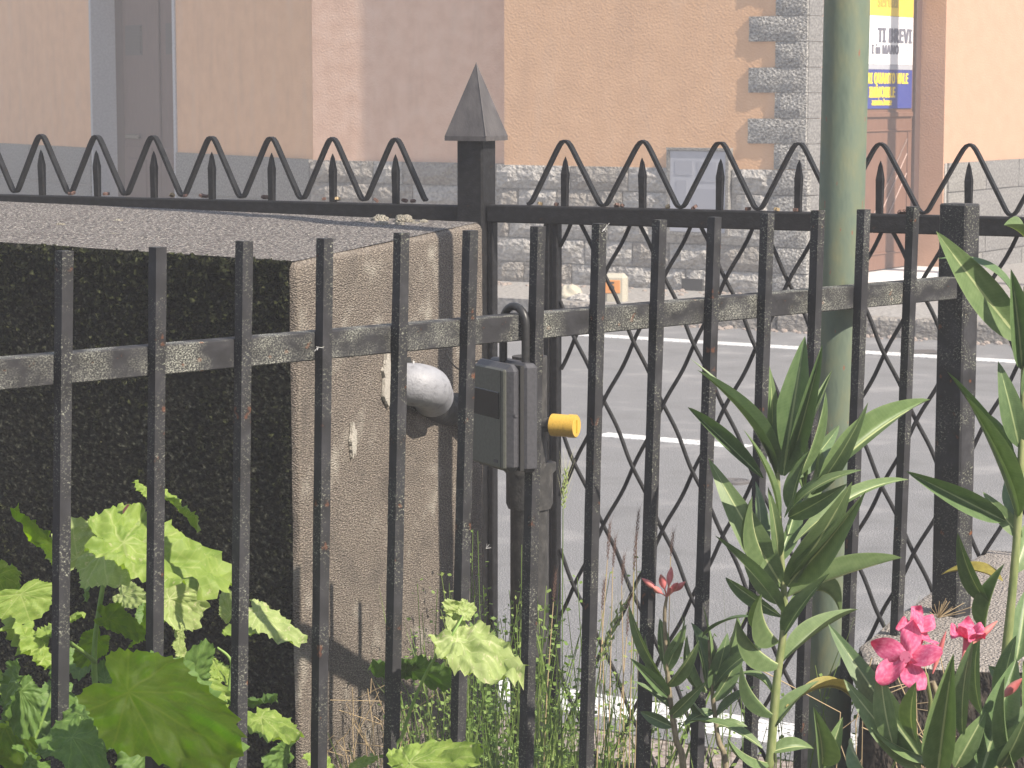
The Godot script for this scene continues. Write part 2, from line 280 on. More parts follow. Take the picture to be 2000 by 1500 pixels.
# a box with chamfered edges
func box(st: SurfaceTool, lo: Vector3, hi: Vector3, cut := 0.0, t := Transform3D.IDENTITY) -> void:
	var c := (lo + hi) * 0.5
	var h := (hi - lo) * 0.5
	cut = minf(cut, minf(h.x, minf(h.y, h.z)) * 0.9)
	var at := func(sx, sy, sz, axis):
		var v := Vector3(sx * (h.x - (0.0 if axis == 0 else cut)), sy * (h.y - (0.0 if axis == 1 else cut)), sz * (h.z - (0.0 if axis == 2 else cut)))
		return t * (c + v)
	for s in [-1.0, 1.0]:
		quad(st, at.call(s, -1, -1, 0), at.call(s, 1, -1, 0), at.call(s, 1, 1, 0), at.call(s, -1, 1, 0), t.basis * Vector3(s, 0, 0))
		quad(st, at.call(-1, s, -1, 1), at.call(1, s, -1, 1), at.call(1, s, 1, 1), at.call(-1, s, 1, 1), t.basis * Vector3(0, s, 0))
		quad(st, at.call(-1, -1, s, 2), at.call(1, -1, s, 2), at.call(1, 1, s, 2), at.call(-1, 1, s, 2), t.basis * Vector3(0, 0, s))
	if cut <= 0.0:
		return
	for s in [-1.0, 1.0]:
		for q in [-1.0, 1.0]:
			quad(st, at.call(s, q, -1, 0), at.call(s, q, 1, 0), at.call(s, q, 1, 1), at.call(s, q, -1, 1), t.basis * Vector3(s, q, 0))
			quad(st, at.call(s, -1, q, 0), at.call(s, 1, q, 0), at.call(s, 1, q, 2), at.call(s, -1, q, 2), t.basis * Vector3(s, 0, q))
			quad(st, at.call(-1, s, q, 1), at.call(1, s, q, 1), at.call(1, s, q, 2), at.call(-1, s, q, 2), t.basis * Vector3(0, s, q))
			for r in [-1.0, 1.0]:
				tri(st, at.call(s, q, r, 0), at.call(s, q, r, 1), at.call(s, q, r, 2), t.basis * Vector3(s, q, r))

func box_mesh(lo: Vector3, hi: Vector3, cut := 0.0) -> ArrayMesh:
	var st := mesh_tool()
	box(st, lo, hi, cut)
	return st.commit()

# a smooth tube through points; radii is one number or one per point
func tube(st: SurfaceTool, pts: Array, radii, sides := 8, caps := true) -> void:
	var rings := []
	var norms := []
	var side := Vector3.ZERO
	for i in pts.size():
		var d: Vector3
		if i == 0:
			d = pts[1] - pts[0]
		elif i == pts.size() - 1:
			d = pts[i] - pts[i - 1]
		else:
			d = (pts[i + 1] - pts[i]).normalized() + (pts[i] - pts[i - 1]).normalized()
		d = d.normalized()
		if side == Vector3.ZERO:
			side = d.cross(Vector3.UP if absf(d.y) < 0.9 else Vector3.RIGHT).normalized()
		side = (side - d * side.dot(d)).normalized()
		var up := d.cross(side)
		var r: float = radii if radii is float else radii[i]
		var ring := []
		var nrm := []
		for k in sides:
			var a := TAU * k / sides
			var n := side * cos(a) + up * sin(a)
			ring.append(pts[i] + n * r)
			nrm.append(n)
		rings.append(ring)
		norms.append(nrm)
	for i in pts.size() - 1:
		for k in sides:
			var j := (k + 1) % sides
			for q in [[i, k], [i + 1, k], [i + 1, j], [i, k], [i + 1, j], [i, j]]:
				st.set_normal(norms[q[0]][q[1]])
				st.add_vertex(rings[q[0]][q[1]])
	if caps:
		for e in [0, pts.size() - 1]:
			var out: Vector3 = pts[0] - pts[1] if e == 0 else pts[e] - pts[e - 1]
			for k in sides:
				tri(st, pts[e], rings[e][k], rings[e][(k + 1) % sides], out)

func tube_mesh(pts: Array, radii, sides := 8) -> ArrayMesh:
	var st := mesh_tool()
	tube(st, pts, radii, sides)
	return st.commit()

func smooth_path(pts: Array, each := 6) -> Array:
	var c := Curve3D.new()
	for i in pts.size():
		var a: Vector3 = pts[maxi(i - 1, 0)]
		var b: Vector3 = pts[mini(i + 1, pts.size() - 1)]
		var h := (b - a) / 6.0
		c.add_point(pts[i], -h, h)
	var out := []
	for i in pts.size() - 1:
		for k in each:
			out.append(c.sample(i, float(k) / each))
	out.append(pts[pts.size() - 1])
	return out

# a sheet of rows x columns of points, smooth
func sheet(st: SurfaceTool, rows: Array, flip := false) -> void:
	var w: int = rows[0].size()
	for i in rows.size() - 1:
		for j in w - 1:
			var q := [[i, j], [i + 1, j], [i + 1, j + 1], [i, j], [i + 1, j + 1], [i, j + 1]]
			if flip:
				q.reverse()
			for e in q:
				st.set_uv(Vector2(float(e[1]) / (w - 1), float(e[0]) / (rows.size() - 1)))
				st.add_vertex(rows[e[0]][e[1]])

func part(called: String, mesh: Mesh, mat: Material, parent: Node3D, t := Transform3D.IDENTITY) -> MeshInstance3D:
	var o := MeshInstance3D.new()
	o.name = called
	o.mesh = mesh
	o.material_override = mat
	o.transform = t
	parent.add_child(o, true)
	return o

func unique(called: String) -> String:
	var n: int = used_names.get(called, -1) + 1
	used_names[called] = n
	return called if n == 0 else "%s_%03d" % [called, n]

func thing(called: String, label: String, category: String, t: Transform3D, group := "") -> Node3D:
	var o := Node3D.new()
	o.name = unique(called)
	o.transform = t
	add_child(o)
	o.set_meta("label", label)
	o.set_meta("category", category)
	if group:
		o.set_meta("group", group)
	return o

func setting(called: String, label: String, category: String, mesh: Mesh, mat: Material, t := Transform3D.IDENTITY) -> MeshInstance3D:
	var o := part(unique(called), mesh, mat, self, t)
	o.set_meta("label", label)
	o.set_meta("category", category)
	o.set_meta("kind", "structure")
	return o

func frame(x: Vector3, origin: Vector3) -> Transform3D:
	var xx := x.normalized()
	return Transform3D(Basis(xx, Vector3.UP, xx.cross(Vector3.UP)), origin)

# ---------------------------------------------------------------- materials

func make_materials() -> void:
	var fine := noise_tex(3, 0.11, [], 3)
	var mid := noise_tex(4, 0.03, [], 5)
	# black paint, weathered; lichen in patches, a little rust
	var paint := noise_tex(11, 0.02, [[0.0, lin(0.25, 0.09, 0.03)], [0.10, lin(0.16, 0.06, 0.03)], [0.14, lin(0.01, 0.01, 0.011)], [0.2, lin(0.026, 0.026, 0.028)], [0.6, lin(0.036, 0.036, 0.040)], [0.8, lin(0.05, 0.05, 0.055)], [1.0, lin(0.075, 0.075, 0.08)]], 5)
	var lichen := noise_tex(12, 0.09, [[0.0, lin(0.4, 0.4, 0.34, 0.0)], [0.70, lin(0.34, 0.36, 0.28, 0.0)], [0.72, lin(0.36, 0.37, 0.3, 1.0)], [1.0, lin(0.6, 0.6, 0.52, 1.0)]], 4)
	var patchy := noise_tex(13, 0.012, [[0.0, Color(0, 0, 0)], [0.5, Color(0.0, 0.0, 0.0)], [0.6, Color(1, 1, 1)], [1.0, Color(1, 1, 1)]], 3)
	M.paint = surface(0.55, paint, Vector3(2.6, 1.6, 2.6), fine, 0.025, lichen, Vector3(5, 5, 5), patchy)
	var lichen_rail := noise_tex(14, 0.12, [[0.0, lin(0.3, 0.3, 0.24, 0.0)], [0.54, lin(0.24, 0.245, 0.21, 0.0)], [0.6, lin(0.28, 0.285, 0.25, 1.0)], [1.0, lin(0.6, 0.6, 0.53, 1.0)]], 4)
	var patchy_rail := noise_tex(23, 0.012, [[0.0, Color(0, 0, 0)], [0.40, Color(0.0, 0.0, 0.0)], [0.68, Color(1, 1, 1)], [1.0, Color(1, 1, 1)]], 6)
	M.rail = surface(0.7, paint, Vector3(2.2, 2.2, 2.2), mid, 0.15, lichen_rail, Vector3(5.5, 5.5, 5.5), patchy_rail)
	var iron := noise_tex(15, 0.03, [[0.0, lin(0.05, 0.03, 0.022)], [0.2, lin(0.010, 0.010, 0.011)], [0.6, lin(0.017, 0.017, 0.019)], [1.0, lin(0.035, 0.035, 0.037)]], 4)
	M.iron = surface(0.55, iron, Vector3(3, 3, 3), fine, 0.05)
	var cap_iron := noise_tex(16, 0.02, [[0.0, lin(0.05, 0.045, 0.045)], [0.5, lin(0.075, 0.068, 0.068)], [1.0, lin(0.11, 0.10, 0.098)]], 4)
	M.cap = surface(0.5, cap_iron, Vector3(4, 1.5, 4), fine, 0.04)
	for key in ["paint", "rail", "iron"]:
		M[key].metallic_specular = 0.28
	# render on the house
	var streak := noise_tex(21, 0.012, [[0.0, lin(0.36, 0.21, 0.14, 0.3)], [0.3, lin(0.42, 0.25, 0.16, 0.10)], [0.46, lin(0.5, 0.3, 0.2, 0.0)], [0.62, lin(0.6, 0.42, 0.3, 0.0)], [1.0, lin(0.62, 0.46, 0.36, 0.4)]], 5)
	var grain := noise_tex(22, 0.2, [], 3)
	var ochre := noise_tex(24, 0.02, [[0.0, lin(0.64, 0.38, 0.215)], [0.5, lin(0.70, 0.42, 0.24)], [1.0, lin(0.75, 0.465, 0.275)]], 5)
	M.ochre = surface(0.95, ochre, Vector3(0.45, 0.45, 0.45), grain, 0.3, streak, Vector3(0.5, 0.09, 0.5))
	var pink := noise_tex(25, 0.02, [[0.0, lin(0.62, 0.38, 0.265)], [0.5, lin(0.70, 0.455, 0.33)], [1.0, lin(0.75, 0.52, 0.40)]], 5)
	M.pink = surface(0.95, pink, Vector3(0.5, 0.5, 0.5), grain, 0.3, streak, Vector3(0.7, 0.12, 0.7))
	var peach := noise_tex(26, 0.02, [[0.0, lin(0.46, 0.275, 0.185)], [1.0, lin(0.52, 0.32, 0.22)]], 4)
	M.peach = surface(0.95, peach, Vector3(0.5, 0.5, 0.5), grain, 0.25)
	# stone
	var rock := noise_tex(31, 0.035, [[0.0, lin(0.16, 0.15, 0.145)], [0.4, lin(0.34, 0.325, 0.305)], [0.7, lin(0.45, 0.43, 0.405)], [1.0, lin(0.6, 0.575, 0.53)]], 6)
	var rock_bump := noise_tex(32, 0.02, [], 6)
	M.rock = surface(0.9, rock, Vector3(1.3, 1.3, 1.3), rock_bump, 3.5)
	var rock_warm := noise_tex(33, 0.035, [[0.0, lin(0.13, 0.115, 0.10)], [0.4, lin(0.24, 0.22, 0.2)], [1.0, lin(0.44, 0.41, 0.36)]], 6)
	M.rock_warm = surface(0.9, rock_warm, Vector3(1.5, 1.5, 1.5), rock_bump, 3.0)
	var granite := noise_tex(34, 0.06, [[0.0, lin(0.09, 0.088, 0.09)], [0.42, lin(0.17, 0.165, 0.162)], [0.58, lin(0.24, 0.232, 0.228)], [1.0, lin(0.42, 0.41, 0.40)]], 4)
	M.granite = surface(0.85, granite, Vector3(1.2, 1.2, 1.2), grain, 0.8)
	var quoin := noise_tex(35, 0.05, [[0.0, lin(0.05, 0.048, 0.045)], [0.36, lin(0.20, 0.193, 0.185)], [0.55, lin(0.31, 0.30, 0.285)], [0.68, lin(0.46, 0.445, 0.42)], [1.0, lin(0.75, 0.73, 0.69)]], 4)
	M.quoin = surface(0.85, quoin, Vector3(1.6, 1.6, 1.6), noise_tex(36, 0.05, [], 4), 2.6)
	M.mortar = surface(0.95, rock, Vector3(2, 2, 2))
	M.slab = surface(0.9, noise_tex(37, 0.09, [[0.0, lin(0.09, 0.085, 0.08)], [0.42, lin(0.19, 0.183, 0.172)], [0.6, lin(0.26, 0.25, 0.235)], [1.0, lin(0.42, 0.405, 0.385)]], 5), Vector3(0.9, 0.9, 0.9), grain, 0.8)
	# concrete block
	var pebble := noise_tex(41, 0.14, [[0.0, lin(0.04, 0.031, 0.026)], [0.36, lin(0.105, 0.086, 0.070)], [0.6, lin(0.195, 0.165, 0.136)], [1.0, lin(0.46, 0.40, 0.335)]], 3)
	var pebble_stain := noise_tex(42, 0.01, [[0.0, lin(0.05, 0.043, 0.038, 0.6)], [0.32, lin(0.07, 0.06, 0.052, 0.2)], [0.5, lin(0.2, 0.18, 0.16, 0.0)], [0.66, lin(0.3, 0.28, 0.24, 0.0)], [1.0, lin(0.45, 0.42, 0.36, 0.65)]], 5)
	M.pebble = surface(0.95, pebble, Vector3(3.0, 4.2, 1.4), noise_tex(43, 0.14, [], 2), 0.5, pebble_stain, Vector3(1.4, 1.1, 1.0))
	var top := noise_tex(44, 0.05, [[0.0, lin(0.025, 0.021, 0.02)], [0.38, lin(0.07, 0.06, 0.056)], [0.6, lin(0.125, 0.108, 0.102)], [0.78, lin(0.165, 0.145, 0.136)], [1.0, lin(0.42, 0.39, 0.36)]], 6)
	M.top = surface(0.95, top, Vector3(2.0, 2.0, 2.0), noise_tex(45, 0.06, [], 5), 1.2, noise_tex(46, 0.11, [[0.0, lin(0.6, 0.58, 0.52, 0.0)], [0.7, lin(0.6, 0.58, 0.52, 0.0)], [0.75, lin(0.62, 0.6, 0.54, 1.0)], [1.0, lin(0.7, 0.68, 0.6, 1.0)]], 3), Vector3(2.7, 2.7, 2.7))
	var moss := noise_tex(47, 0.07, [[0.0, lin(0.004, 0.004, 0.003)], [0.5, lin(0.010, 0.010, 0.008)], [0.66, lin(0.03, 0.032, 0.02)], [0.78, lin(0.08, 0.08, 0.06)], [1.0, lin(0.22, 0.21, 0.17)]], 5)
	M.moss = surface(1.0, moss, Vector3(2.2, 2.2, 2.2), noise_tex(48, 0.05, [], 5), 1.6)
	M.moss.metallic_specular = 0.1
	M.moss_bits = surface(1.0, noise_tex(49, 0.03, [[0.0, lin(0.005, 0.006, 0.004)], [0.5, lin(0.014, 0.016, 0.009)], [0.68, lin(0.035, 0.04, 0.017)], [0.82, lin(0.09, 0.095, 0.05)], [1.0, lin(0.22, 0.22, 0.15)]], 5), Vector3(2.5, 2.5, 2.5))
	M.moss_bits.metallic_specular = 0.1
	M.cushion = surface(1.0, noise_tex(50, 0.15, [[0.0, lin(0.12, 0.10, 0.08)], [0.5, lin(0.36, 0.33, 0.27)], [1.0, lin(0.62, 0.58, 0.5)]], 3), Vector3(4, 4, 4), fine, 1.5)
	M.plaster = surface(0.9, noise_tex(51, 0.05, [[0.0, lin(0.36, 0.33, 0.29)], [1.0, lin(0.55, 0.52, 0.46)]]), Vector3(6, 6, 6), fine, 0.3)
	# road
	var asphalt := noise_tex(61, 0.22, [[0.0, lin(0.10, 0.10, 0.105)], [0.45, lin(0.15, 0.15, 0.155)], [0.6, lin(0.20, 0.199, 0.206)], [1.0, lin(0.42, 0.415, 0.41)]], 3)
	var tar := noise_tex(62, 0.008, [[0.0, lin(0.11, 0.11, 0.115, 0.7)], [0.3, lin(0.15, 0.15, 0.15, 0.35)], [0.45, lin(0.2, 0.2, 0.2, 0.0)], [0.6, lin(0.3, 0.29, 0.29, 0.0)], [1.0, lin(0.34, 0.33, 0.33, 0.6)]], 5)
	M.asphalt = surface(0.9, asphalt, Vector3(1.1, 1.1, 1.1), noise_tex(63, 0.22, [], 2), 0.5, tar, Vector3(0.35, 0.35, 0.35))
	M.marking = surface(0.85, noise_tex(64, 0.05, [[0.0, lin(0.2, 0.2, 0.2)], [0.3, lin(0.27, 0.27, 0.27)], [0.4, lin(0.6, 0.6, 0.6)], [1.0, lin(0.78, 0.78, 0.78)]], 5), Vector3(1.5, 1.5, 1.5))
	M.pavement = surface(0.95, noise_tex(65, 0.05, [[0.0, lin(0.15, 0.143, 0.135)], [0.5, lin(0.27, 0.258, 0.246)], [1.0, lin(0.42, 0.40, 0.38)]], 6), Vector3(0.9, 0.9, 0.9), mid, 0.8)
	M.verge = surface(0.95, noise_tex(66, 0.05, [[0.0, lin(0.12, 0.09, 0.075)], [0.5, lin(0.26, 0.215, 0.19)], [1.0, lin(0.4, 0.35, 0.31)]], 6), Vector3(1.2, 1.2, 1.2), mid, 1.0)
	M.soil = surface(1.0, noise_tex(67, 0.05, [[0.0, lin(0.025, 0.02, 0.015)], [0.6, lin(0.06, 0.05, 0.035)], [1.0, lin(0.12, 0.10, 0.07)]], 5), Vector3(1, 1, 1), mid, 2.0)
	M.manhole = surface(0.6, noise_tex(68, 0.1, [[0.0, lin(0.06, 0.055, 0.055)], [1.0, lin(0.16, 0.15, 0.15)]]), Vector3(4, 4, 4))
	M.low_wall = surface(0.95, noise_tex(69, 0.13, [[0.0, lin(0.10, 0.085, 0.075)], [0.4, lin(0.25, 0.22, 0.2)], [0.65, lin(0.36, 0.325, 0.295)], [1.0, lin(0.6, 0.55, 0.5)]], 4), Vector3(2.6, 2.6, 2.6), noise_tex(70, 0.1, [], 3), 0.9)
	M.low_wall_painted_shade = surface(1.0, noise_tex(71, 0.05, [[0.0, lin(0.012, 0.010, 0.008)], [0.6, lin(0.045, 0.035, 0.028)], [1.0, lin(0.12, 0.10, 0.08)]], 5), Vector3(2.4, 1.2, 2.4), mid, 1.5)  # same concrete, darkened: the shade of the plants is painted into the colour
	# odds and ends
	var green := noise_tex(72, 0.02, [[0.0, lin(0.095, 0.13, 0.10)], [0.35, lin(0.125, 0.165, 0.122)], [0.65, lin(0.15, 0.178, 0.118)], [1.0, lin(0.21, 0.21, 0.12)]], 5)
	M.green_pole = surface(0.6, green, Vector3(2.0, 0.8, 2.0), fine, 0.03, noise_tex(73, 0.04, [[0.0, lin(0.24, 0.09, 0.05, 1.0)], [0.13, lin(0.22, 0.1, 0.06, 1.0)], [0.16, lin(0.2, 0.2, 0.15, 0.0)], [1.0, lin(0.2, 0.2, 0.15, 0.0)]], 3), Vector3(2.3, 0.9, 2.3))
	M.pipe = surface(0.55, noise_tex(74, 0.03, [[0.0, lin(0.13, 0.13, 0.14)], [0.3, lin(0.25, 0.255, 0.28)], [1.0, lin(0.32, 0.325, 0.355)]], 5), Vector3(3, 3, 3), fine, 0.06)
	M.riser = surface(0.7, noise_tex(75, 0.03, [[0.0, lin(0.015, 0.015, 0.015)], [0.5, lin(0.036, 0.035, 0.035)], [1.0, lin(0.09, 0.085, 0.08)]], 5), Vector3(3, 2, 3), fine, 0.08)
	M.yellow = surface(0.5, noise_tex(76, 0.04, [[0.0, lin(0.34, 0.22, 0.04)], [0.35, lin(0.60, 0.37, 0.055)], [1.0, lin(0.66, 0.42, 0.075)]]), Vector3(8, 8, 8))
	M.box_dark = surface(0.5, noise_tex(77, 0.05, [[0.0, lin(0.038, 0.038, 0.044)], [0.5, lin(0.056, 0.056, 0.064)], [1.0, lin(0.075, 0.075, 0.084)]]), Vector3(5, 5, 5), fine, 0.02)
	M.box_face = surface(0.5, noise_tex(78, 0.05, [[0.0, lin(0.075, 0.077, 0.066)], [0.5, lin(0.10, 0.103, 0.088)], [1.0, lin(0.12, 0.123, 0.108)]]), Vector3(5, 5, 5))
	M.window = plain(lin(0.012, 0.012, 0.014), 0.25)
	M.rubber = surface(0.42, noise_tex(79, 0.05, [[0.0, lin(0.012, 0.012, 0.013)], [1.0, lin(0.035, 0.035, 0.036)]]), Vector3(6, 6, 6))
	M.jamb = surface(0.9, noise_tex(86, 0.07, [[0.0, lin(0.36, 0.36, 0.375)], [1.0, lin(0.52, 0.52, 0.535)]], 4), Vector3(0.9, 0.9, 0.9), grain, 0.4)
	M.door_left = surface(0.7, noise_tex(80, 0.03, [[0.0, lin(0.075, 0.036, 0.026)], [1.0, lin(0.115, 0.06, 0.045)]], 5), Vector3(1.2, 0.3, 1.2))
	M.door_right = surface(0.6, noise_tex(81, 0.03, [[0.0, lin(0.15, 0.075, 0.05)], [1.0, lin(0.21, 0.11, 0.075)]], 5), Vector3(1.2, 0.3, 1.2))
	M.door_dark = plain(lin(0.09, 0.05, 0.04), 0.6)
	M.louvre = plain(lin(0.05, 0.036, 0.03), 0.7)
	M.brass = plain(lin(0.12, 0.09, 0.06), 0.4, 0.6)
	M.bead = plain(lin(0.42, 0.30, 0.26), 0.6)
	M.marble = surface(0.5, noise_tex(82, 0.03, [[0.0, lin(0.6, 0.6, 0.61)], [1.0, lin(0.78, 0.78, 0.78)]]), Vector3(1, 1, 1))
	M.white_print = plain(lin(0.8, 0.8, 0.82), 0.6)
	M.yellow_print = plain(lin(0.85, 0.62, 0.06), 0.6)
	M.blue_print = plain(lin(0.035, 0.05, 0.26), 0.6)
	M.grey_ink = plain(lin(0.14, 0.14, 0.18), 0.7)
	M.yellow_ink = plain(lin(0.82, 0.62, 0.05), 0.7)
	M.ochre_ink = plain(lin(0.5, 0.36, 0.04), 0.7)
	M.panel = surface(0.5, noise_tex(83, 0.03, [[0.0, lin(0.36, 0.37, 0.42)], [1.0, lin(0.44, 0.45, 0.50)]]), Vector3(0.8, 0.8, 0.8))
	M.panel_print = plain(lin(0.33, 0.34, 0.39), 0.6)
	M.marker = surface(0.9, noise_tex(84, 0.06, [[0.0, lin(0.36, 0.33, 0.26)], [1.0, lin(0.55, 0.52, 0.43)]]), Vector3(3, 3, 3), fine, 0.4)
	M.orange = plain(lin(0.6, 0.24, 0.06), 0.6)
	M.black = plain(lin(0.02, 0.02, 0.02), 0.8)
	M.rust = plain(lin(0.16, 0.06, 0.03), 0.9)
	M.web = plain(lin(0.6, 0.6, 0.6), 0.9)
	make_leaf_materials()

func leaf_material(tex: Texture2D, back: Color, rough: float) -> StandardMaterial3D:
	var m := StandardMaterial3D.new()
	m.albedo_texture = tex
	m.roughness = rough
	m.cull_mode = BaseMaterial3D.CULL_DISABLED
	m.backlight_enabled = true
	m.backlight = back
	return m

func lance_texture(base: Color, pale: Color, rib: Color, sd: int) -> ImageTexture:
	var n := FastNoiseLite.new()
	n.seed = sd
	n.frequency = 0.03
	var im := Image.create(256, 64, false, Image.FORMAT_RGB8)
	for x in 256:
		for y in 64:
			var v := absf(y - 31.5) / 31.5
			var c := base.lerp(pale, 0.35 + 0.5 * n.get_noise_2d(x, y * 2))
			var vein := absf(fposmod((x + v * 14.0) / 7.0, 1.0) - 0.5)
			c = c.lerp(pale, 0.28 * smoothstep(0.30, 0.48, vein))
			if v < 0.09 * (1.0 - 0.6 * x / 256.0):
				c = rib
			if v > 0.95:
				c = c.lerp(pale, 0.5)
			im.set_pixel(x, y, c)
	return ImageTexture.create_from_image(im)

func broad_texture(base: Color, pale: Color, rib: Color, blotch: Color, amount: float, sd: int) -> ImageTexture:
	var n := FastNoiseLite.new()
	n.seed = sd
	n.frequency = 0.02
	n.fractal_octaves = 4
	var f := FastNoiseLite.new()
	f.seed = sd + 9
	f.frequency = 0.12
	var im := Image.create(256, 256, false, Image.FORMAT_RGB8)
	for x in 256:
		for y in 256:
			# the stalk joins at (64, 128); the tip is at (250, 128)
			var p := Vector2(x - 64, y - 128)
			var r := p.length() / 186.0
			var a := p.angle()
			var c := base.lerp(pale, 0.5 + 0.45 * n.get_noise_2d(x, y) + 0.2 * f.get_noise_2d(x, y))
			var d := 9.0
			for main in [0.0, 0.62, -0.62, 1.3, -1.3, 2.1, -2.1]:
				var b: float = absf(wrapf(a - main, -PI, PI))
				if b < 0.5:
					d = minf(d, b * p.length() / 1.7)
					var side := absf(fposmod((p.length() * cos(b) - p.length() * sin(b) * 0.8) / 19.0, 1.0) - 0.5)
					c = c.lerp(rib, 0.3 * smoothstep(0.42, 0.5, side))
			if d < 1.6:
				c = c.lerp(rib, 0.8 * (1.0 - d / 1.6) * (1.0 - 0.5 * r))
			var bl := f.get_noise_2d(x * 0.8 + 300, y * 0.8) + 0.8 * n.get_noise_2d(x + 700, y)
			if bl > 1.0 - amount:
				c = c.lerp(blotch, 0.75)
			im.set_pixel(x, y, c)
	return ImageTexture.create_from_image(im)

func make_leaf_materials() -> void:
	M.lance = leaf_material(lance_texture(lin(0.11, 0.175, 0.065), lin(0.21, 0.285, 0.125), lin(0.42, 0.47, 0.24), 1), Color(0.6, 0.65, 0.35), 0.48)
	M.lance_dark = leaf_material(lance_texture(lin(0.075, 0.13, 0.05), lin(0.145, 0.215, 0.09), lin(0.32, 0.39, 0.19), 2), Color(0.5, 0.55, 0.3), 0.48)
	M.lance_dry = leaf_material(lance_texture(lin(0.16, 0.13, 0.02), lin(0.3, 0.26, 0.05), lin(0.4, 0.36, 0.14), 3), Color(0.5, 0.45, 0.15), 0.6)
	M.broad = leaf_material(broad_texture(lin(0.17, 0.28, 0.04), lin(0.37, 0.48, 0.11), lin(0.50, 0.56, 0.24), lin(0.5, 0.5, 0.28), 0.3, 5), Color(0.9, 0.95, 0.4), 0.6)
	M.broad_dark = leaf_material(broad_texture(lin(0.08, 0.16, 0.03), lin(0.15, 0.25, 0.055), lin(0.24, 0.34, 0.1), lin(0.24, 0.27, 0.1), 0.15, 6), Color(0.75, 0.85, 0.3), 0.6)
	M.broad_pale = leaf_material(broad_texture(lin(0.28, 0.38, 0.11), lin(0.46, 0.54, 0.23), lin(0.6, 0.63, 0.36), lin(0.62, 0.58, 0.38), 0.45, 7), Color(0.85, 0.9, 0.45), 0.65)
	M.broad_mid = leaf_material(broad_texture(lin(0.19, 0.32, 0.03), lin(0.30, 0.45, 0.055), lin(0.36, 0.48, 0.12), lin(0.33, 0.44, 0.12), 0.15, 8), Color(1.25, 1.3, 0.35), 0.5)
	M.stem = surface(0.6, noise_tex(91, 0.03, [[0.0, lin(0.12, 0.16, 0.05)], [0.5, lin(0.2, 0.24, 0.09)], [1.0, lin(0.32, 0.32, 0.16)]], 4), Vector3(4, 1.5, 4), null)
	M.woody = surface(0.8, noise_tex(92, 0.04, [[0.0, lin(0.10, 0.075, 0.045)], [0.5, lin(0.22, 0.185, 0.12)], [1.0, lin(0.36, 0.31, 0.21)]], 4), Vector3(5, 2, 5), null)
	M.soft_stem = surface(0.6, noise_tex(93, 0.03, [[0.0, lin(0.12, 0.22, 0.04)], [1.0, lin(0.26, 0.38, 0.10)]], 3), Vector3(4, 2, 4), null)
	M.petal = leaf_material(noise_tex(94, 0.035, [[0.0, lin(0.58, 0.06, 0.17)], [0.5, lin(0.70, 0.14, 0.28)], [1.0, lin(0.80, 0.30, 0.42)]], 3, 128), Color(0.8, 0.25, 0.4), 0.6)
	M.bud = surface(0.6, noise_tex(95, 0.03, [[0.0, lin(0.45, 0.10, 0.10)], [0.6, lin(0.62, 0.2, 0.2)], [1.0, lin(0.5, 0.3, 0.16)]], 3, 128), Vector3(12, 12, 12), null)
	M.grass = leaf_material(noise_tex(96, 0.01, [[0.0, lin(0.10, 0.17, 0.03)], [0.5, lin(0.17, 0.26, 0.06)], [0.8, lin(0.26, 0.32, 0.12)], [1.0, lin(0.42, 0.36, 0.2)]], 2, 128), Color(0.7, 0.75, 0.35), 0.6)
	M.grass.uv1_triplanar = true
	M.grass.uv1_world_triplanar = true
	M.grass.uv1_scale = Vector3(9, 1.5, 9)
	M.herb = leaf_material(noise_tex(97, 0.01, [[0.0, lin(0.09, 0.17, 0.03)], [0.5, lin(0.18, 0.28, 0.06)], [1.0, lin(0.38, 0.44, 0.15)]], 2, 128), Color(0.7, 0.8, 0.3), 0.6)
	M.herb.uv1_triplanar = true
	M.herb.uv1_world_triplanar = true
	M.herb.uv1_scale = Vector3(6, 6, 6)
	M.straw = plain(lin(0.45, 0.34, 0.2), 0.8)
	M.ear_green = plain(lin(0.28, 0.36, 0.12), 0.7)
	M.ear_brown = plain(lin(0.13, 0.075, 0.06), 0.8)
	M.awn = plain(lin(0.5, 0.5, 0.3), 0.7)

# ---------------------------------------------------------------- leaves

# unit lance leaf: from (0,0,0) to (1,0,0), one unit wide, bowed upwards by `bend`, folded along its rib
func lance(bend: float, fold: float, twist: float) -> ArrayMesh:
	var rows := []
	for i in 15:
		var t := i / 14.0
		var w := 0.5 * pow(sin(PI * pow(t, 0.8)), 0.75) * (1.0 - 0.25 * t)
		w = maxf(w, 0.055 * (1.0 - t)) * 1.12
		var row := []
		for j in 7:
			var v := (j - 3) / 3.0
			var z := w * v
			var y := bend * 4.0 * t * (1.0 - t) + fold * w * absf(v) * 0.2
			var tw := twist * t
			row.append(Vector3(t, y + z * 0.15 * sin(tw), z * cos(tw)))
		rows.append(row)
	var st := mesh_tool()
	for i in 14:
		for j in 6:
			for e in [[i, j], [i + 1, j], [i + 1, j + 1], [i, j], [i + 1, j + 1], [i, j + 1]]:
				st.set_uv(Vector2(e[0] / 14.0, e[1] / 6.0))
				st.add_vertex(rows[e[0]][e[1]])
	st.index()
	st.generate_normals()
	return st.commit()

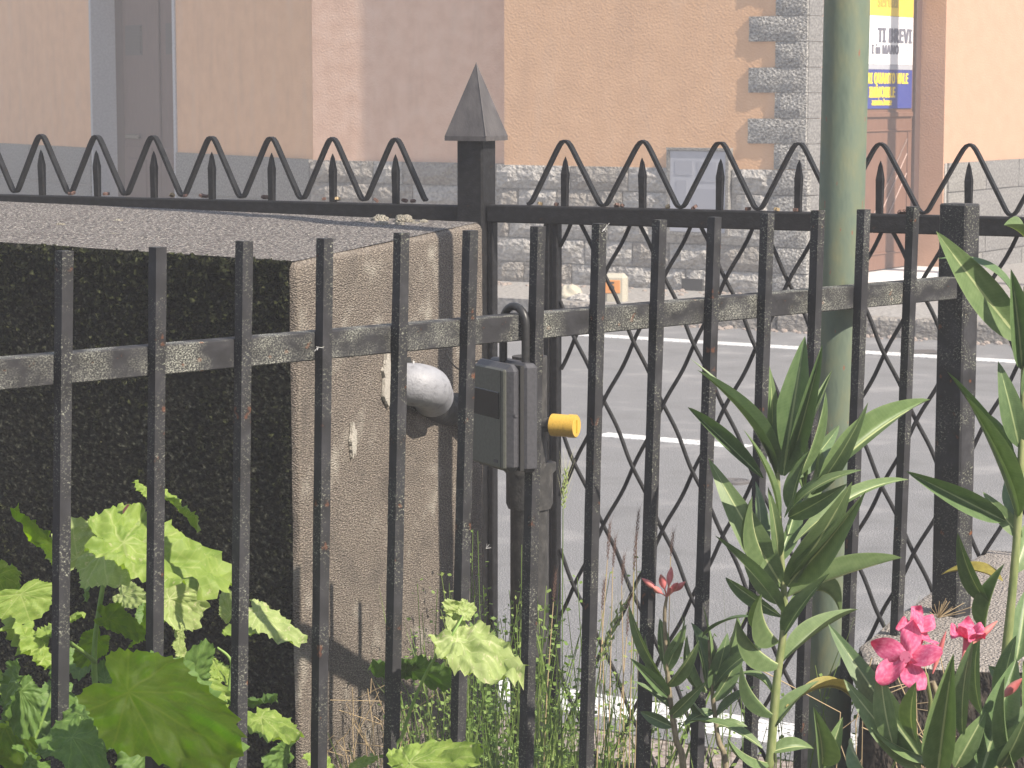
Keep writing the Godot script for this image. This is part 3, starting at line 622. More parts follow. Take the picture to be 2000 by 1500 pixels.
# unit broad leaf: stalk at (0,0,0), tip at (1,0,0), heart-shaped base, toothed edge, crumpled between its veins
func broad(sd: int, curl: float, crumple: float) -> ArrayMesh:
	var n := FastNoiseLite.new()
	n.seed = sd
	n.frequency = 2.2
	n.fractal_octaves = 3
	var around := 108
	var rings := 9
	var grid := []
	for k in rings + 1:
		var row := []
		for j in around:
			var a := TAU * j / around - PI
			var edge := 0.34 + 0.22 * pow(maxf(cos(a * 0.5), 0.0), 1.5) + 0.44 * pow(maxf(cos(a), 0.0), 4.5)
			edge += 0.045 * cos(a * 5.0) * (0.3 + 0.7 * absf(sin(a))) + 0.03 * n.get_noise_1d(j * 0.05)
			edge *= 1.0 - 0.55 * pow(maxf(-cos(a), 0.0), 12.0)
			var tooth := absf(fposmod(j / 3.0 + 0.17 * n.get_noise_1d(j), 1.0) - 0.5) * 2.0
			var r := edge * (float(k) / rings)
			if k == rings:
				r = edge * (0.93 + 0.1 * tooth)
			var x := r * cos(a)
			var z := r * sin(a) * 0.98
			var y := curl * (z * z * 1.4 - 0.5 * x * absf(x)) + crumple * n.get_noise_2d(x * 1.6, z * 1.6) * (0.3 + r)
			for vein in [0.0, 0.62, -0.62, 1.3, -1.3, 2.1, -2.1]:
				var b: float = absf(wrapf(a - vein, -PI, PI))
				y -= 0.05 * r * exp(-b * b * 40.0)
			y += crumple * 0.35 * n.get_noise_2d(x * 7.0, z * 7.0 + 4.0) * r
			row.append(Vector3(x, y, z))
		grid.append(row)
	var st := mesh_tool()
	for k in rings:
		for j in around:
			var jj := (j + 1) % around
			for e in [[k, j], [k + 1, j], [k + 1, jj], [k, j], [k + 1, jj], [k, jj]]:
				var p: Vector3 = grid[e[0]][e[1]]
				st.set_uv(Vector2((64.0 + p.x * 186.0) / 256.0, (128.0 + p.z * 186.0) / 256.0))
				st.add_vertex(p)
	st.index()
	st.generate_normals()
	return st.commit()

func place_leaf(base: Vector3, tip: Vector3, width: float, facing: Vector3) -> Transform3D:
	var x := tip - base
	var up := (facing - x.normalized() * facing.dot(x.normalized())).normalized()
	var side := x.normalized().cross(up)
	return Transform3D(Basis(x, up * x.length(), side * width), base)

func lance_leaves(list: Array, root: Node3D, dark_share := 0.25) -> void:
	for e in list:
		var bend: int = 0
		var best := 9.0
		for k in lance_meshes.size():
			var off := absf(lance_meshes[k][0] - e[4]) + rng.randf() * 0.045
			if off < best:
				best = off
				bend = k
		var dry: bool = e[4] > 0.24 or (e[4] == 0.12 and e[2] > 0.028)
		var o := part("leaf", lance_meshes[bend][1], M.lance_dry if dry else (M.lance_dark if rng.randf() < dark_share else M.lance), root, Transform3D(Basis(), -root.position) * place_leaf(e[0], e[1], e[2] * rng.randf_range(0.98, 1.16), e[3] + Vector3(rng.randfn(0.0, 0.22), rng.randfn(0.0, 0.15), 0.0)))
		if dry:
			o.set_meta("label", "yellowing drooping leaf")

func broad_leaves(list: Array, root: Node3D, mats: Array) -> void:
	for e in list:
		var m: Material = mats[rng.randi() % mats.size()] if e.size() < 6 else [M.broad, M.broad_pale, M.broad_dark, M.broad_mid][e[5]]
		part("leaf", broad_meshes[rng.randi() % broad_meshes.size()], m, root, Transform3D(Basis(), -root.position) * place_leaf(e[0], e[1], maxf(e[2], 0.8 * e[0].distance_to(e[1])) * 1.05, e[3]))

func local_stem(called: String, pts: Array, r0: float, r1: float, mat: Material, root: Node3D) -> void:
	var p := smooth_path(pts, 6)
	var radii := []
	for i in p.size():
		var t := float(i) / (p.size() - 1)
		radii.append(lerpf(r0, r1, t) * (1.0 + 0.10 * maxf(0.0, sin(t * 31.0))))
		p[i] = p[i] - root.position
	part(called, tube_mesh(p, radii, 9), mat, root)

func rooted(called: String, label: String, category: String, foot: Vector3, group := "") -> Node3D:
	return thing(called, label, category, Transform3D(Basis(), foot), group)

# ---------------------------------------------------------------- the scene

func _ready() -> void:
	rng.seed = 7
	# camera: eye 1.6 m above the road, a long lens held almost level
	var cam := Camera3D.new()
	cam.name = "camera"
	cam.position = Vector3(0, 1.6, 0)
	cam.rotation.x = -atan(570.0 / 4800.0)
	cam.fov = rad_to_deg(2.0 * atan(750.0 / 4800.0))
	cam.near = 0.1
	cam.far = 3000.0
	add_child(cam)
	var lens := CameraAttributesPhysical.new()
	lens.frustum_focal_length = 76.8
	lens.frustum_focus_distance = 3.9
	lens.frustum_far = 3000.0
	lens.frustum_near = 0.1
	lens.exposure_aperture = 40.0
	cam.attributes = lens
	cam.current = true

	var env := Environment.new()
	var sky_mat := ProceduralSkyMaterial.new()
	sky_mat.sky_top_color = Color(0.60, 0.66, 0.76)
	sky_mat.sky_horizon_color = Color(0.92, 0.91, 0.90)
	sky_mat.ground_horizon_color = Color(0.6, 0.6, 0.6)
	sky_mat.ground_bottom_color = Color(0.35, 0.34, 0.33)
	sky_mat.sky_curve = 0.18
	var sky := Sky.new()
	sky.sky_material = sky_mat
	env.background_mode = Environment.BG_SKY
	env.sky = sky
	env.background_energy_multiplier = 0.8
	env.tonemap_mode = Environment.TONE_MAPPER_LINEAR
	env.tonemap_exposure = 1.82
	env.sdfgi_enabled = true
	env.ssao_enabled = true
	env.ssil_enabled = true
	env.fog_enabled = true
	env.fog_density = 0.0105
	env.fog_light_color = Color(0.95, 0.95, 0.97)
	var we := WorldEnvironment.new()
	we.name = "environment"
	we.environment = env
	add_child(we)

	var sun := DirectionalLight3D.new()
	sun.name = "sun"
	sun.light_energy = 1.6
	sun.light_color = Color(1.0, 0.955, 0.89)
	sun.light_angular_distance = 0.5
	sun.shadow_enabled = true
	add_child(sun)
	sun.look_at_from_position(Vector3(0.5477, 0.676, 0.4931) * 20.0, Vector3.ZERO)

	make_materials()
	for b in [-0.05, 0.02, 0.04, 0.06, 0.08, 0.10, 0.12, 0.15, 0.20, 0.28]:
		for v in 3:
			lance_meshes.append([b, lance(b, 0.4 + 0.6 * v, [-0.45, 0.25, 0.6][v])])
	for v in 6:
		broad_meshes.append(broad(v + 3, [0.1, 0.3, -0.15, 0.2, 0.4, 0.05][v], [0.12, 0.18, 0.15, 0.22, 0.16, 0.28][v]))

	build_ground()
	build_house()
	build_block()
	build_street_fence()
	build_low_wall()
	build_railing()
	build_pole()
	build_pipe()
	build_lockbox()
	build_street_things()
	build_plants()
	build_weeds()

func road_box(a0: float, a1: float, n0: float, n1: float, y0: float, y1: float, cut := 0.0) -> ArrayMesh:
	# along the road (right and nearer positive), distance across it from the camera
	return box_mesh(Vector3(a0, y0, -n1), Vector3(a1, y1, -n0), cut)

func build_ground() -> void:
	var along := frame(Vector3(0.839, 0, 0.545), Vector3.ZERO)
	setting("ground", "dark garden soil on the near side of the street", "ground", road_box(-900, 900, -900, 900, -0.5, -0.03), M.soil, along)
	setting("verge", "pale dusty strip between the iron street fence and the road", "verge", road_box(-60, 60, 3.9, 5.2, -0.2, 0.0), M.verge, along)
	setting("road", "grey asphalt road running past the house", "road", road_box(-200, 200, 5.2, 14.8, -0.3, 0.004), M.asphalt, along)
	setting("road_marking", "white edge line on the near side of the road", "road marking", road_box(-200, 200, 5.3, 5.5, -0.01, 0.008), M.marking, along)
	setting("road_marking", "short white centre dash of the road right of the yellow plug", "road marking", road_box(-5.87, -5.11, 9.74, 9.87, -0.01, 0.008), M.marking, along)
	setting("road_marking", "white edge line on the far side of the road by the kerb", "road marking", road_box(-200, 200, 13.75, 13.92, -0.01, 0.008), M.marking, along)
	var p := setting("pavement", "pale concrete pavement along the foot of the house", "pavement", road_box(-200, 200, 14.95, 60.0, -0.3, 0.11), M.pavement, along)
	var st_list := []
	for k in 4:
		var st := mesh_tool()
		box(st, Vector3(-0.49, -0.2, -0.075), Vector3(0.49, 0.115 + 0.006 * k, 0.075), 0.015)
		st_list.append(st.commit())
	for i in 14:
		part("kerbstone", st_list[i % 4], M.rock_warm, p, Transform3D(Basis(Vector3.UP, rng.randf_range(-0.01, 0.01)), Vector3(-9.0 + i * 1.0, 0.0, -14.875)))

# one roughly dressed stone face: x along the wall, y up, z out of the wall
func stone_face(w: float, h: float, depth: float, rough: float, nx := 5, ny := 4) -> ArrayMesh:
	var st := mesh_tool()
	var pts := []
	for j in ny:
		var row := []
		for i in nx:
			var edge := i == 0 or j == 0 or i == nx - 1 or j == ny - 1
			var x := -w / 2 + w * i / (nx - 1) + (0.0 if i == 0 or i == nx - 1 else rng.randf_range(-0.25, 0.25) * w / nx)
			var y := h * j / (ny - 1) + (0.0 if j == 0 or j == ny - 1 else rng.randf_range(-0.25, 0.25) * h / ny)
			row.append(Vector3(x, y, depth + (rng.randf_range(-0.3, 0.15) * rough if edge else rng.randf_range(0.3, 1.0) * rough)))
		pts.append(row)
	var out := Vector3(0, 0, 1)
	for j in ny - 1:
		for i in nx - 1:
			quad(st, pts[j][i], pts[j][i + 1], pts[j + 1][i + 1], pts[j + 1][i], out)
	for i in nx - 1:
		for e in [[0, Vector3(0, -1, 0)], [ny - 1, Vector3(0, 1, 0)]]:
			var a: Vector3 = pts[e[0]][i]
			var b: Vector3 = pts[e[0]][i + 1]
			quad(st, a, b, Vector3(b.x, b.y, -0.01), Vector3(a.x, a.y, -0.01), e[1])
	for j in ny - 1:
		for e in [[0, Vector3(-1, 0, 0)], [nx - 1, Vector3(1, 0, 0)]]:
			var a: Vector3 = pts[j][e[0]]
			var b: Vector3 = pts[j + 1][e[0]]
			quad(st, a, b, Vector3(b.x, b.y, -0.01), Vector3(a.x, a.y, -0.01), e[1])
	return st.commit()

func courses(f: Transform3D, x0: float, x1: float, levels: Array, lo: float, hi: float, depth: float, rough: float, mats: Array, plinth: Node3D, skip: Array = []) -> void:
	for k in levels.size() - 1:
		var x := x1
		while x > x0 + 0.01:
			var w := rng.randf_range(lo, hi)
			if x - w < x0 + lo * 0.5:
				w = x - x0
			var left := x - w
			var g := 0.005
			var hidden := false
			for s in skip:
				if left + w * 0.5 > s[0] and left + w * 0.5 < s[1] and levels[k] > s[2] and levels[k] < s[3]:
					hidden = true
			if not hidden:
				part("stone", stone_face(w - 2.0 * g, levels[k + 1] - levels[k] - 2.0 * g, depth, rough), mats[rng.randi() % mats.size()], plinth, f * Transform3D(Basis(), Vector3(left + w * 0.5, levels[k] + g, 0.0)))
			x = left

func build_house() -> void:
	var c := Vector3(2.148, 0, -18.092)
	var h := thing("house", "orange rendered house with stone quoins and plinth across the road", "house", Transform3D(Basis(), c))
	var f := frame(Vector3(0.839, 0, 0.545), Vector3.ZERO)          # the long wall; x = 0 at the corner, negative to the left
	var r := frame(Vector3(0.545, 0, -0.839), Vector3.ZERO)         # round the corner
	var g := frame(Vector3(0.515, 0, 0.857), Vector3(-1.683, 0, -20.88) - c)   # the wing that bends away on the left
	var top := 5.2
	var w := part("wall", box_mesh(Vector3(-2.634, 0, -0.9), Vector3(0, top, 0)), M.ochre, h, f)
	w.set_meta("label", "warm orange wall beside the quoins")
	w = part("wall", box_mesh(Vector3(-4.73, 0, -0.9), Vector3(-2.634, top, -0.25)), M.pink, h, f)
	w.set_meta("label", "faded pinkish wall set back beside the orange one")
	var st := mesh_tool()
	box(st, Vector3(-2.9, 0, -0.9), Vector3(-0.004, top, 0))
	box(st, Vector3(-16, 0, -0.9), Vector3(-5.03, top, 0))
	box(st, Vector3(-5.03, 2.9, -0.9), Vector3(-2.9, top, 0))
	w = part("wall", st.commit(), M.ochre, h, g)
	w.set_meta("label", "shaded tan wall of the left wing")
	st = mesh_tool()
	box(st, Vector3(0.002, 0, -0.9), Vector3(0.78, top, 0))
	box(st, Vector3(2.55, 0, -0.9), Vector3(11, top, 0))
	box(st, Vector3(0.78, 2.75, -0.9), Vector3(2.55, top, 0))
	w = part("wall", st.commit(), M.peach, h, r)
	w.set_meta("label", "sunlit peach wall round the corner")

	# plinth of rough stones
	var rows := [0.0, 0.09, 0.27, 0.46, 0.655, 0.845, 1.035]
	var mats := [M.rock, M.rock, M.rock_warm]
	var p := part("plinth", box_mesh(Vector3(-2.67, 0, 0), Vector3(0.012, 1.03, 0.012)), M.mortar, h, f)
	courses(f, -2.69, -0.25, rows, 0.22, 0.55, 0.035, 0.03, mats, p, [[-1.1, -0.62, 0.5, 1.1]])
	for k in 6:
		part("stone", stone_face(0.30 - 0.008, rows[k + 1] - rows[k] - 0.008, 0.05, 0.02), M.quoin, p, f * Transform3D(Basis(), Vector3(-0.1, rows[k] + 0.004, 0.0)))
	# stone returns at the ends of the row skipped behind the cabinet
	p.transform = f
	for o in p.get_children():
		o.transform = f.affine_inverse() * o.transform
	p = part("plinth", box_mesh(Vector3(-4.73, 0, -0.25), Vector3(-2.634, 1.03, -0.238)), M.mortar, h, f)
	courses(Transform3D(Basis(), Vector3(0, 0, -0.25)), -4.74, -2.70, rows, 0.25, 0.6, 0.035, 0.035, mats, p)
	p = part("plinth", box_mesh(Vector3(-2.9, 0, 0), Vector3(-0.0, 1.03, 0.01)), M.mortar, h, g)
	courses(Transform3D.IDENTITY, -2.86, -0.02, [0.0, 0.3, 0.655, 1.04], 0.6, 1.1, 0.03, 0.006, [M.slab], p)
	p = part("plinth", box_mesh(Vector3(-16, 0, 0), Vector3(-5.03, 1.03, 0.01)), M.mortar, h, g)
	courses(Transform3D.IDENTITY, -9.4, -5.05, [0.0, 0.3, 0.655, 1.04], 0.6, 1.1, 0.03, 0.006, [M.slab], p)
	p = part("plinth", box_mesh(Vector3(2.57, 0, 0), Vector3(11, 1.02, 0.01)), M.mortar, h, r)
	courses(Transform3D.IDENTITY, 2.6, 7.0, [0.0, 0.25, 0.52, 0.78, 1.025], 0.45, 0.9, 0.03, 0.008, [M.granite, M.granite, M.slab], p)
	p = part("plinth", box_mesh(Vector3(0.3, 0, 0), Vector3(0.76, 1.02, 0.01)), M.mortar, h, r)
	courses(Transform3D.IDENTITY, 0.25, 0.76, [0.0, 0.25, 0.52, 0.78, 1.025], 0.3, 0.5, 0.03, 0.008, [M.granite], p)

	# quoins, long and short in turn, on both faces of the corner
	var q := part("quoins", box_mesh(Vector3(-0.2, 1.036, 0), Vector3(0.0, top, 0.006)), M.mortar, h, f)
	var y := 1.036
	for k in 20:
		var tall := 0.187
		var long := k % 2 == 1
		var wl := 0.475 if long else 0.255
		var wr := 0.26 if long else 0.235
		part("stone", stone_face(wl, tall - 0.004, 0.02, 0.016, 6, 4), M.quoin, q, Transform3D(Basis(), Vector3(-wl * 0.5 + 0.012, y, 0.0)))
		var to_right := f.affine_inverse() * r
		part("stone", stone_face(wr, tall - 0.004, 0.018, 0.006, 4, 4), M.granite, q, to_right * Transform3D(Basis(), Vector3(wr * 0.5 + 0.008, y, 0.0)))
		y += tall
	for k in 6:
		var to_right := f.affine_inverse() * r
		part("stone", stone_face(0.24, rows[k + 1] - rows[k] - 0.006, 0.03, 0.008, 4, 4), M.granite, q, to_right * Transform3D(Basis(), Vector3(0.13, rows[k] + 0.002, 0.0)))

	# meter cabinet door and vent in the plinth
	var cab := part("cabinet_door", box_mesh(Vector3(-1.10, 0.55, 0.02), Vector3(-0.62, 1.165, 0.065), 0.006), M.panel, h, f)
	cab.set_meta("label", "pale grey meter cabinet door set in the plinth")
	st = mesh_tool()
	box(st, Vector3(-1.125, 1.165, 0.0), Vector3(-0.595, 1.185, 0.075))
	box(st, Vector3(-1.125, 0.53, 0.0), Vector3(-1.10, 1.165, 0.07))
	box(st, Vector3(-0.62, 0.53, 0.0), Vector3(-0.595, 1.165, 0.07))
	box(st, Vector3(-1.10, 0.53, 0.0), Vector3(-0.62, 0.55, 0.07))
	part("frame", st.commit(), M.slab, cab)
	for b in [[-1.05, 0.98, -0.9, 1.09], [-0.86, 0.93, -0.7, 1.08], [-1.04, 0.78, -0.95, 0.94], [-0.9, 0.72, -0.68, 0.88]]:
		part("panel", box_mesh(Vector3(b[0], b[1], 0.0655), Vector3(b[2], b[3], 0.0675)), M.panel_print, cab)
	part("vent", box_mesh(Vector3(-0.985, 0.10, 0.05), Vector3(-0.81, 0.20, 0.07)), M.black, h, f)

	# left door, in the shaded wing
	var z := -0.22
	var d := part("door", box_mesh(Vector3(-4.92, 0.1, z - 0.05), Vector3(-3.8, 2.9, z)), M.door_left, h, g)
	d.set_meta("label", "grey brown double door with louvred vents")
	part("leaf_panel", box_mesh(Vector3(-3.785, 0.1, z - 0.05), Vector3(-2.9, 2.9, z)), M.door_left, d)
	for v in [[-4.65, -4.22], [-3.62, -3.2]]:
		st = mesh_tool()
		box(st, Vector3(v[0], 1.965, z - 0.01), Vector3(v[1], 2.265, z + 0.004))
		for k in 9:
			box(st, Vector3(v[0] + 0.02, 1.985 + k * 0.031, z + 0.004), Vector3(v[1] - 0.02, 1.999 + k * 0.031, z + 0.016))
		part("vent_grille", st.commit(), M.louvre, d)
	for v in [[-4.72, -4.0], [-3.7, -3.1]]:
		st = mesh_tool()
		box(st, Vector3(v[0], 0.3, z - 0.01), Vector3(v[1], 1.06, z + 0.012), 0.01)
		box(st, Vector3(v[0] + 0.12, 0.42, z), Vector3(v[1] - 0.12, 0.94, z + 0.026), 0.012)
		part("panel", st.commit(), M.door_left, d)
	st = mesh_tool()
	box(st, Vector3(-4.73, 0.1, z), Vector3(-4.80, 2.9, z + 0.02), 0.006)
	box(st, Vector3(-3.84, 1.12, z), Vector3(-3.76, 2.9, z + 0.022), 0.006)
	part("moulding", st.commit(), M.door_left, d)
	part("handle", box_mesh(Vector3(-4.6, 1.135, z + 0.02), Vector3(-4.25, 1.18, z + 0.05), 0.01), M.brass, d)
	st = mesh_tool()
	box(st, Vector3(-5.05, 0, -0.6), Vector3(-5.0, 2.9, 0.012))
	box(st, Vector3(-2.93, 0, -0.6), Vector3(-2.87, 2.9, 0.014))
	box(st, Vector3(-5.0, 0.0, -0.6), Vector3(-2.93, 0.1, 0.05))
	part("door_surround", st.commit(), M.jamb, h, g)

	# right door, sunlit, round the corner
	z = -0.24
	d = part("door", box_mesh(Vector3(0.86, 0.18, z - 0.06), Vector3(2.45, 2.75, z)), M.door_right, h, r)
	d.set_meta("label", "red brown door with a bill on its glass")
	st = mesh_tool()
	box(st, Vector3(2.455, 0.18, z - 0.05), Vector3(2.55, 2.75, z + 0.03), 0.006)
	part("door_jamb", st.commit(), M.door_dark, d)
	part("door_jamb", box_mesh(Vector3(0.78, 0.18, z - 0.05), Vector3(0.855, 2.75, z + 0.03), 0.006), M.door_dark, d)
	st = mesh_tool()
	box(st, Vector3(1.0, 1.40, z - 0.01), Vector3(2.43, 1.44, z + 0.02), 0.005)
	box(st, Vector3(1.0, 1.285, z), Vector3(2.43, 1.30, z + 0.012), 0.004)
	box(st, Vector3(2.36, 0.30, z), Vector3(2.375, 1.285, z + 0.010), 0.003)
	box(st, Vector3(1.0, 0.30, z), Vector3(2.36, 0.315, z + 0.010), 0.003)
	part("moulding", st.commit(), M.door_right, d)
	for k in 6:
		var y0 := 0.32 + k * 0.16
		var rise := minf(1.22 - y0, 0.62)
		if rise > 0.15:
			part("bead", tube_mesh([Vector3(2.35 - rise * 1.05, y0, z + 0.004), Vector3(2.35, y0 + rise, z + 0.004)], 0.006, 5), M.bead, d)
	part("doorstep", box_mesh(Vector3(0.55, 0.0, -0.5), Vector3(2.55, 0.17, 0.25), 0.012), M.marble, h, r)

	# the bill on the door
	var origin := c + r * Vector3(1.75, 1.84, z + 0.004)
	var b := thing("poster", "yellow, white and blue estate bill stuck on the brown door behind the green pole", "poster", Transform3D(r.basis, origin))
	var sheets := [["yellow_panel", 0.365, 0.90, M.yellow_print], ["white_panel", -0.02, 0.362, M.white_print], ["grey_strip", -0.06, -0.022, M.panel], ["blue_panel", -0.37, -0.063, M.blue_print]]
	for s in sheets:
		part(s[0], box_mesh(Vector3(-0.75, s[1], 0.0), Vector3(0.665, s[2], 0.006)), s[3], b)
	lettering("TI BREVI", b, Vector3(0.64, 0.15, 0.0075), 0.115, 1.02, M.grey_ink)
	lettering("I in MANO", b, Vector3(0.39, 0.06, 0.0075), 0.072, 1.05, M.grey_ink)
	part("rule", box_mesh(Vector3(0.46, 0.095, 0.005), Vector3(0.64, 0.098, 0.0075)), M.grey_ink, b)
	lettering("PRI QUANTO VALE", b, Vector3(0.58, -0.175, 0.0075), 0.085, 0.82, M.yellow_ink)
	lettering("IMMOBILE", b, Vector3(0.33, -0.285, 0.0075), 0.085, 0.82, M.yellow_ink)
	lettering("asavina.house", b, Vector3(0.27, -0.345, 0.0075), 0.05, 0.8, M.yellow_ink)
	lettering("servizi", b, Vector3(0.36, 0.43, 0.0075), 0.09, 1.0, M.ochre_ink)

func lettering(text: String, parent: Node3D, right_end: Vector3, cap: float, squeeze: float, mat: Material) -> void:
	var t := TextMesh.new()
	var font := SystemFont.new()
	font.font_names = PackedStringArray(["Droid Sans"])
	font.font_weight = 700
	t.font = font
	t.text = text
	t.font_size = 64
	t.pixel_size = cap / 46.0
	t.depth = 0.002
	t.horizontal_alignment = HORIZONTAL_ALIGNMENT_RIGHT
	t.vertical_alignment = VERTICAL_ALIGNMENT_BOTTOM
	# heavy type: the strokes are thickened by laying each glyph a few times, a hair apart
	var st := mesh_tool()
	for k in 4:
		st.append_from(t, 0, Transform3D(Basis(), Vector3((k - 1.5) * cap * 0.045, 0.0, k * 0.0003)))
	part("lettering", st.commit(), mat, parent, Transform3D(Basis().scaled(Vector3(squeeze, 1, 1)), right_end - Vector3(0, cap * 0.32, 0)))

# the big concrete block on the left
func build_block() -> void:
	var a := Vector3(-0.357, 0, -4.07)
	var bb := Vector3(-0.0576, 0, -4.9915)
	var ff := a + Vector3(-0.848, 0, -0.530) * 2.3
	var back := bb + Vector3(-0.887, 0, -0.462) * 2.6
	var root := thing("concrete_block", "big square concrete block with a black mossy face behind the railing", "concrete block", Transform3D(Basis(), a))
	var n := FastNoiseLite.new()
	n.seed = 5
	n.frequency = 3.0
	n.fractal_octaves = 5
	var height := func(p: Vector3):
		return 1.32 + 0.0175 * maxf(0.0, (p - a).dot(Vector3(0.309, 0, -0.951))) + 0.0115 * maxf(0.0, (p - a).dot(Vector3(-0.951, 0, -0.309)))
	# path round the block, with its inward direction
	var e1 := (a - ff).normalized()
	var e2 := (bb - a).normalized()
	var in1 := Vector3(e1.z, 0, -e1.x)
	var in2 := Vector3(e2.z, 0, -e2.x)
	var rad := 0.014
	var front := []
	var right := []
	for i in 111:
		front.append([ff.lerp(a - e1 * rad, i / 110.0), in1])
	for i in 4:
		var t := i / 3.0
		var p0 := a - e1 * rad
		var p1 := a + e2 * rad
		right.append([p0.lerp(a, t).lerp(a.lerp(p1, t), t), in1.lerp(in2, t).normalized()])
	for i in range(1, 71):
		right.append([(a + e2 * rad).lerp(bb - e2 * rad, i / 70.0), in2])
	var e3 := Vector3(-0.887, 0, -0.462)
	for i in range(1, 4):
		var t := i / 3.0
		var p0 := bb - e2 * rad
		var p1 := bb + e3 * rad
		right.append([p0.lerp(bb, t).lerp(bb.lerp(p1, t), t), in2.lerp(Vector3(e3.z, 0, -e3.x), t).normalized()])
	right.append([bb + e3 * 1.2, Vector3(e3.z, 0, -e3.x)])
	right.append([back, Vector3(e3.z, 0, -e3.x)])
	var ys := []
	for i in 61:
		ys.append([-0.1 + (1.306 + 0.1) * i / 60.0, 0.0])
	for q in [[1.313, 0.003], [1.318, 0.008], [1.32, 0.014]]:
		ys.append(q)
	var skin := func(list: Array, amp: float) -> ArrayMesh:
		var grid := []
		for yy in ys:
			var row := []
			for e in list:
				var p: Vector3 = e[0] + e[1] * yy[1]
				var lift: float = height.call(p) - 1.32
				p.y = yy[0] + lift * clampf(yy[0] / 1.3, 0.0, 1.0)
				var d: float = amp * n.get_noise_3dv(p) + amp * 0.4 * n.get_noise_3dv(p * 5.0)
				p -= e[1] * d
				p.y += 0.25 * d * (1.0 if yy[0] > 1.3 else 0.0)
				row.append(p - a)
			grid.append(row)
		var st := mesh_tool()
		sheet(st, grid)
		st.index()
		st.generate_normals()
		return st.commit()
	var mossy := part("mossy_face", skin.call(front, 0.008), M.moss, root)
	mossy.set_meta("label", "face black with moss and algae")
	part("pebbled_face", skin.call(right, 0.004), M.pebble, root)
	var grid := []
	for i in 71:
		var row := []
		var u := i / 70.0
		for j in 71:
			var v := j / 70.0
			var p := (ff + in1 * 0.012).lerp(a + (in1 + in2) * 0.010, u).lerp((back).lerp(bb + in2 * 0.011, u), v)
			p.y = height.call(p) + 0.006 * n.get_noise_3dv(p * 1.5) * minf(1.0, 8.0 * minf(minf(u, 1.0 - u), minf(v, 1.0 - v))) + 0.0005
			row.append(p - a)
		grid.append(row)
	var st := mesh_tool()
	sheet(st, grid, true)
	st.index()
	st.generate_normals()
	part("weathered_top", st.commit(), M.top, root)

	# moss tufts on the black face
	var blob := mesh_tool()
	for k in 3:
		var tilt := Basis(Vector3(0.3, 1, 0.2).normalized(), k * 2.1)
		var v0: Vector3 = tilt * Vector3(-1, 0, 0)
		var v1: Vector3 = tilt * Vector3(0.8, 0.3, 0.5)
		var v2: Vector3 = tilt * Vector3(0.2, -0.5, 1.2)
		tri(blob, v0, v1, v2, Vector3(0, 0.3, 1))
		tri(blob, v0, v2, tilt * Vector3(-0.4, 0.7, 0.8), Vector3(0, 0.3, 1))
	var mm := MultiMesh.new()
	mm.transform_format = MultiMesh.TRANSFORM_3D
	mm.mesh = blob.commit()
	var spots := []
	var clump := FastNoiseLite.new()
	clump.seed = 77
	clump.frequency = 7.0
	clump.fractal_octaves = 3
	while spots.size() < 15000:
		var t := 1.0 - 0.985 * pow(rng.randf(), 1.3)
		var yv := rng.randf_range(0.2, 1.318)
		var p := ff.lerp(a - e1 * 0.02, t)
		p.y = yv
		var density := 0.35 * clump.get_noise_3dv(Vector3(p.x, p.y * 0.5, p.z)) + 0.10 + 0.55 * smoothstep(1.12, 1.31, yv)
		if rng.randf() * 0.6 > density:
			continue
		var s := rng.randf_range(0.0015, 0.0055) * (1.0 + 0.6 * smoothstep(1.15, 1.3, yv))
		spots.append(Transform3D(Basis(in1.cross(Vector3.UP), Vector3.UP, -in1) * Basis.from_euler(Vector3(rng.randf_range(-0.8, 0.4), rng.randf_range(-0.8, 0.8), rng.randf() * TAU)).scaled(Vector3(s, s, s)), p - in1 * rng.randf_range(-0.002, 0.006) - a + Vector3(0, height.call(p) - 1.32, 0)))
	mm.instance_count = spots.size()
	for i in spots.size():
		mm.set_instance_transform(i, spots[i])
	var mi := MultiMeshInstance3D.new()
	mi.name = "moss"
	mi.multimesh = mm
	mi.material_override = M.moss_bits
	mi.set_meta("kind", "stuff")
	root.add_child(mi, true)

	# dry moss cushions near the post
	for k in [[-0.27, -5.03, 0.019, 0.014], [-0.22, -5.0, 0.022, 0.017], [-0.18, -4.99, 0.012, 0.008], [-0.26, -4.93, 0.016, 0.008], [-0.225, -4.92, 0.012, 0.008], [-0.195, -4.95, 0.011, 0.007], [-0.31, -4.99, 0.010, 0.005], [-0.8, -5.0, 0.012, 0.005], [-0.9, -4.9, 0.010, 0.004], [-0.75, -4.65, 0.012, 0.004], [-0.42, -4.8, 0.008, 0.004]]:
		part("moss_cushion", lump(k[2], k[3], int(k[0] * -97.0)), M.cushion, root, Transform3D(Basis(), Vector3(k[0], height.call(Vector3(k[0], 0, k[1])) - 0.002, k[1]) - a))

	# broken render and a patch of old plaster
	var out2 := -in2
	var patch := part("plaster_patch", flake(0.011, 0.028, 3), M.plaster, root, Transform3D(Basis(-e2.cross(Vector3.ZERO) + e2, Vector3.UP, out2), e2 * 0.235 + Vector3(0, 0.99, 0) + out2 * 0.005))
	patch.set_meta("label", "pale flake of plaster")
	part("plaster_patch", flake(0.022, 0.045, 8), M.plaster, root, Transform3D(Basis(e2, Vector3.UP, out2), e2 * 0.41 + Vector3(0, 1.078, 0) + out2 * 0.004))
	part("pipe_hole", flake(0.055, 0.066, 5), M.black, root, Transform3D(Basis(e2, Vector3.UP, out2), e2 * 0.475 + Vector3(0, 1.063, 0) + out2 * 0.0055))
	part("rusty_wire", tube_mesh([e2 * 0.412 + Vector3(0, 0.82, 0) + out2 * 0.010, e2 * 0.418 + Vector3(0, 0.855, 0) + out2 * 0.011, e2 * 0.42 + Vector3(0, 0.887, 0) + out2 * 0.006], 0.0022, 6), M.rust, root)

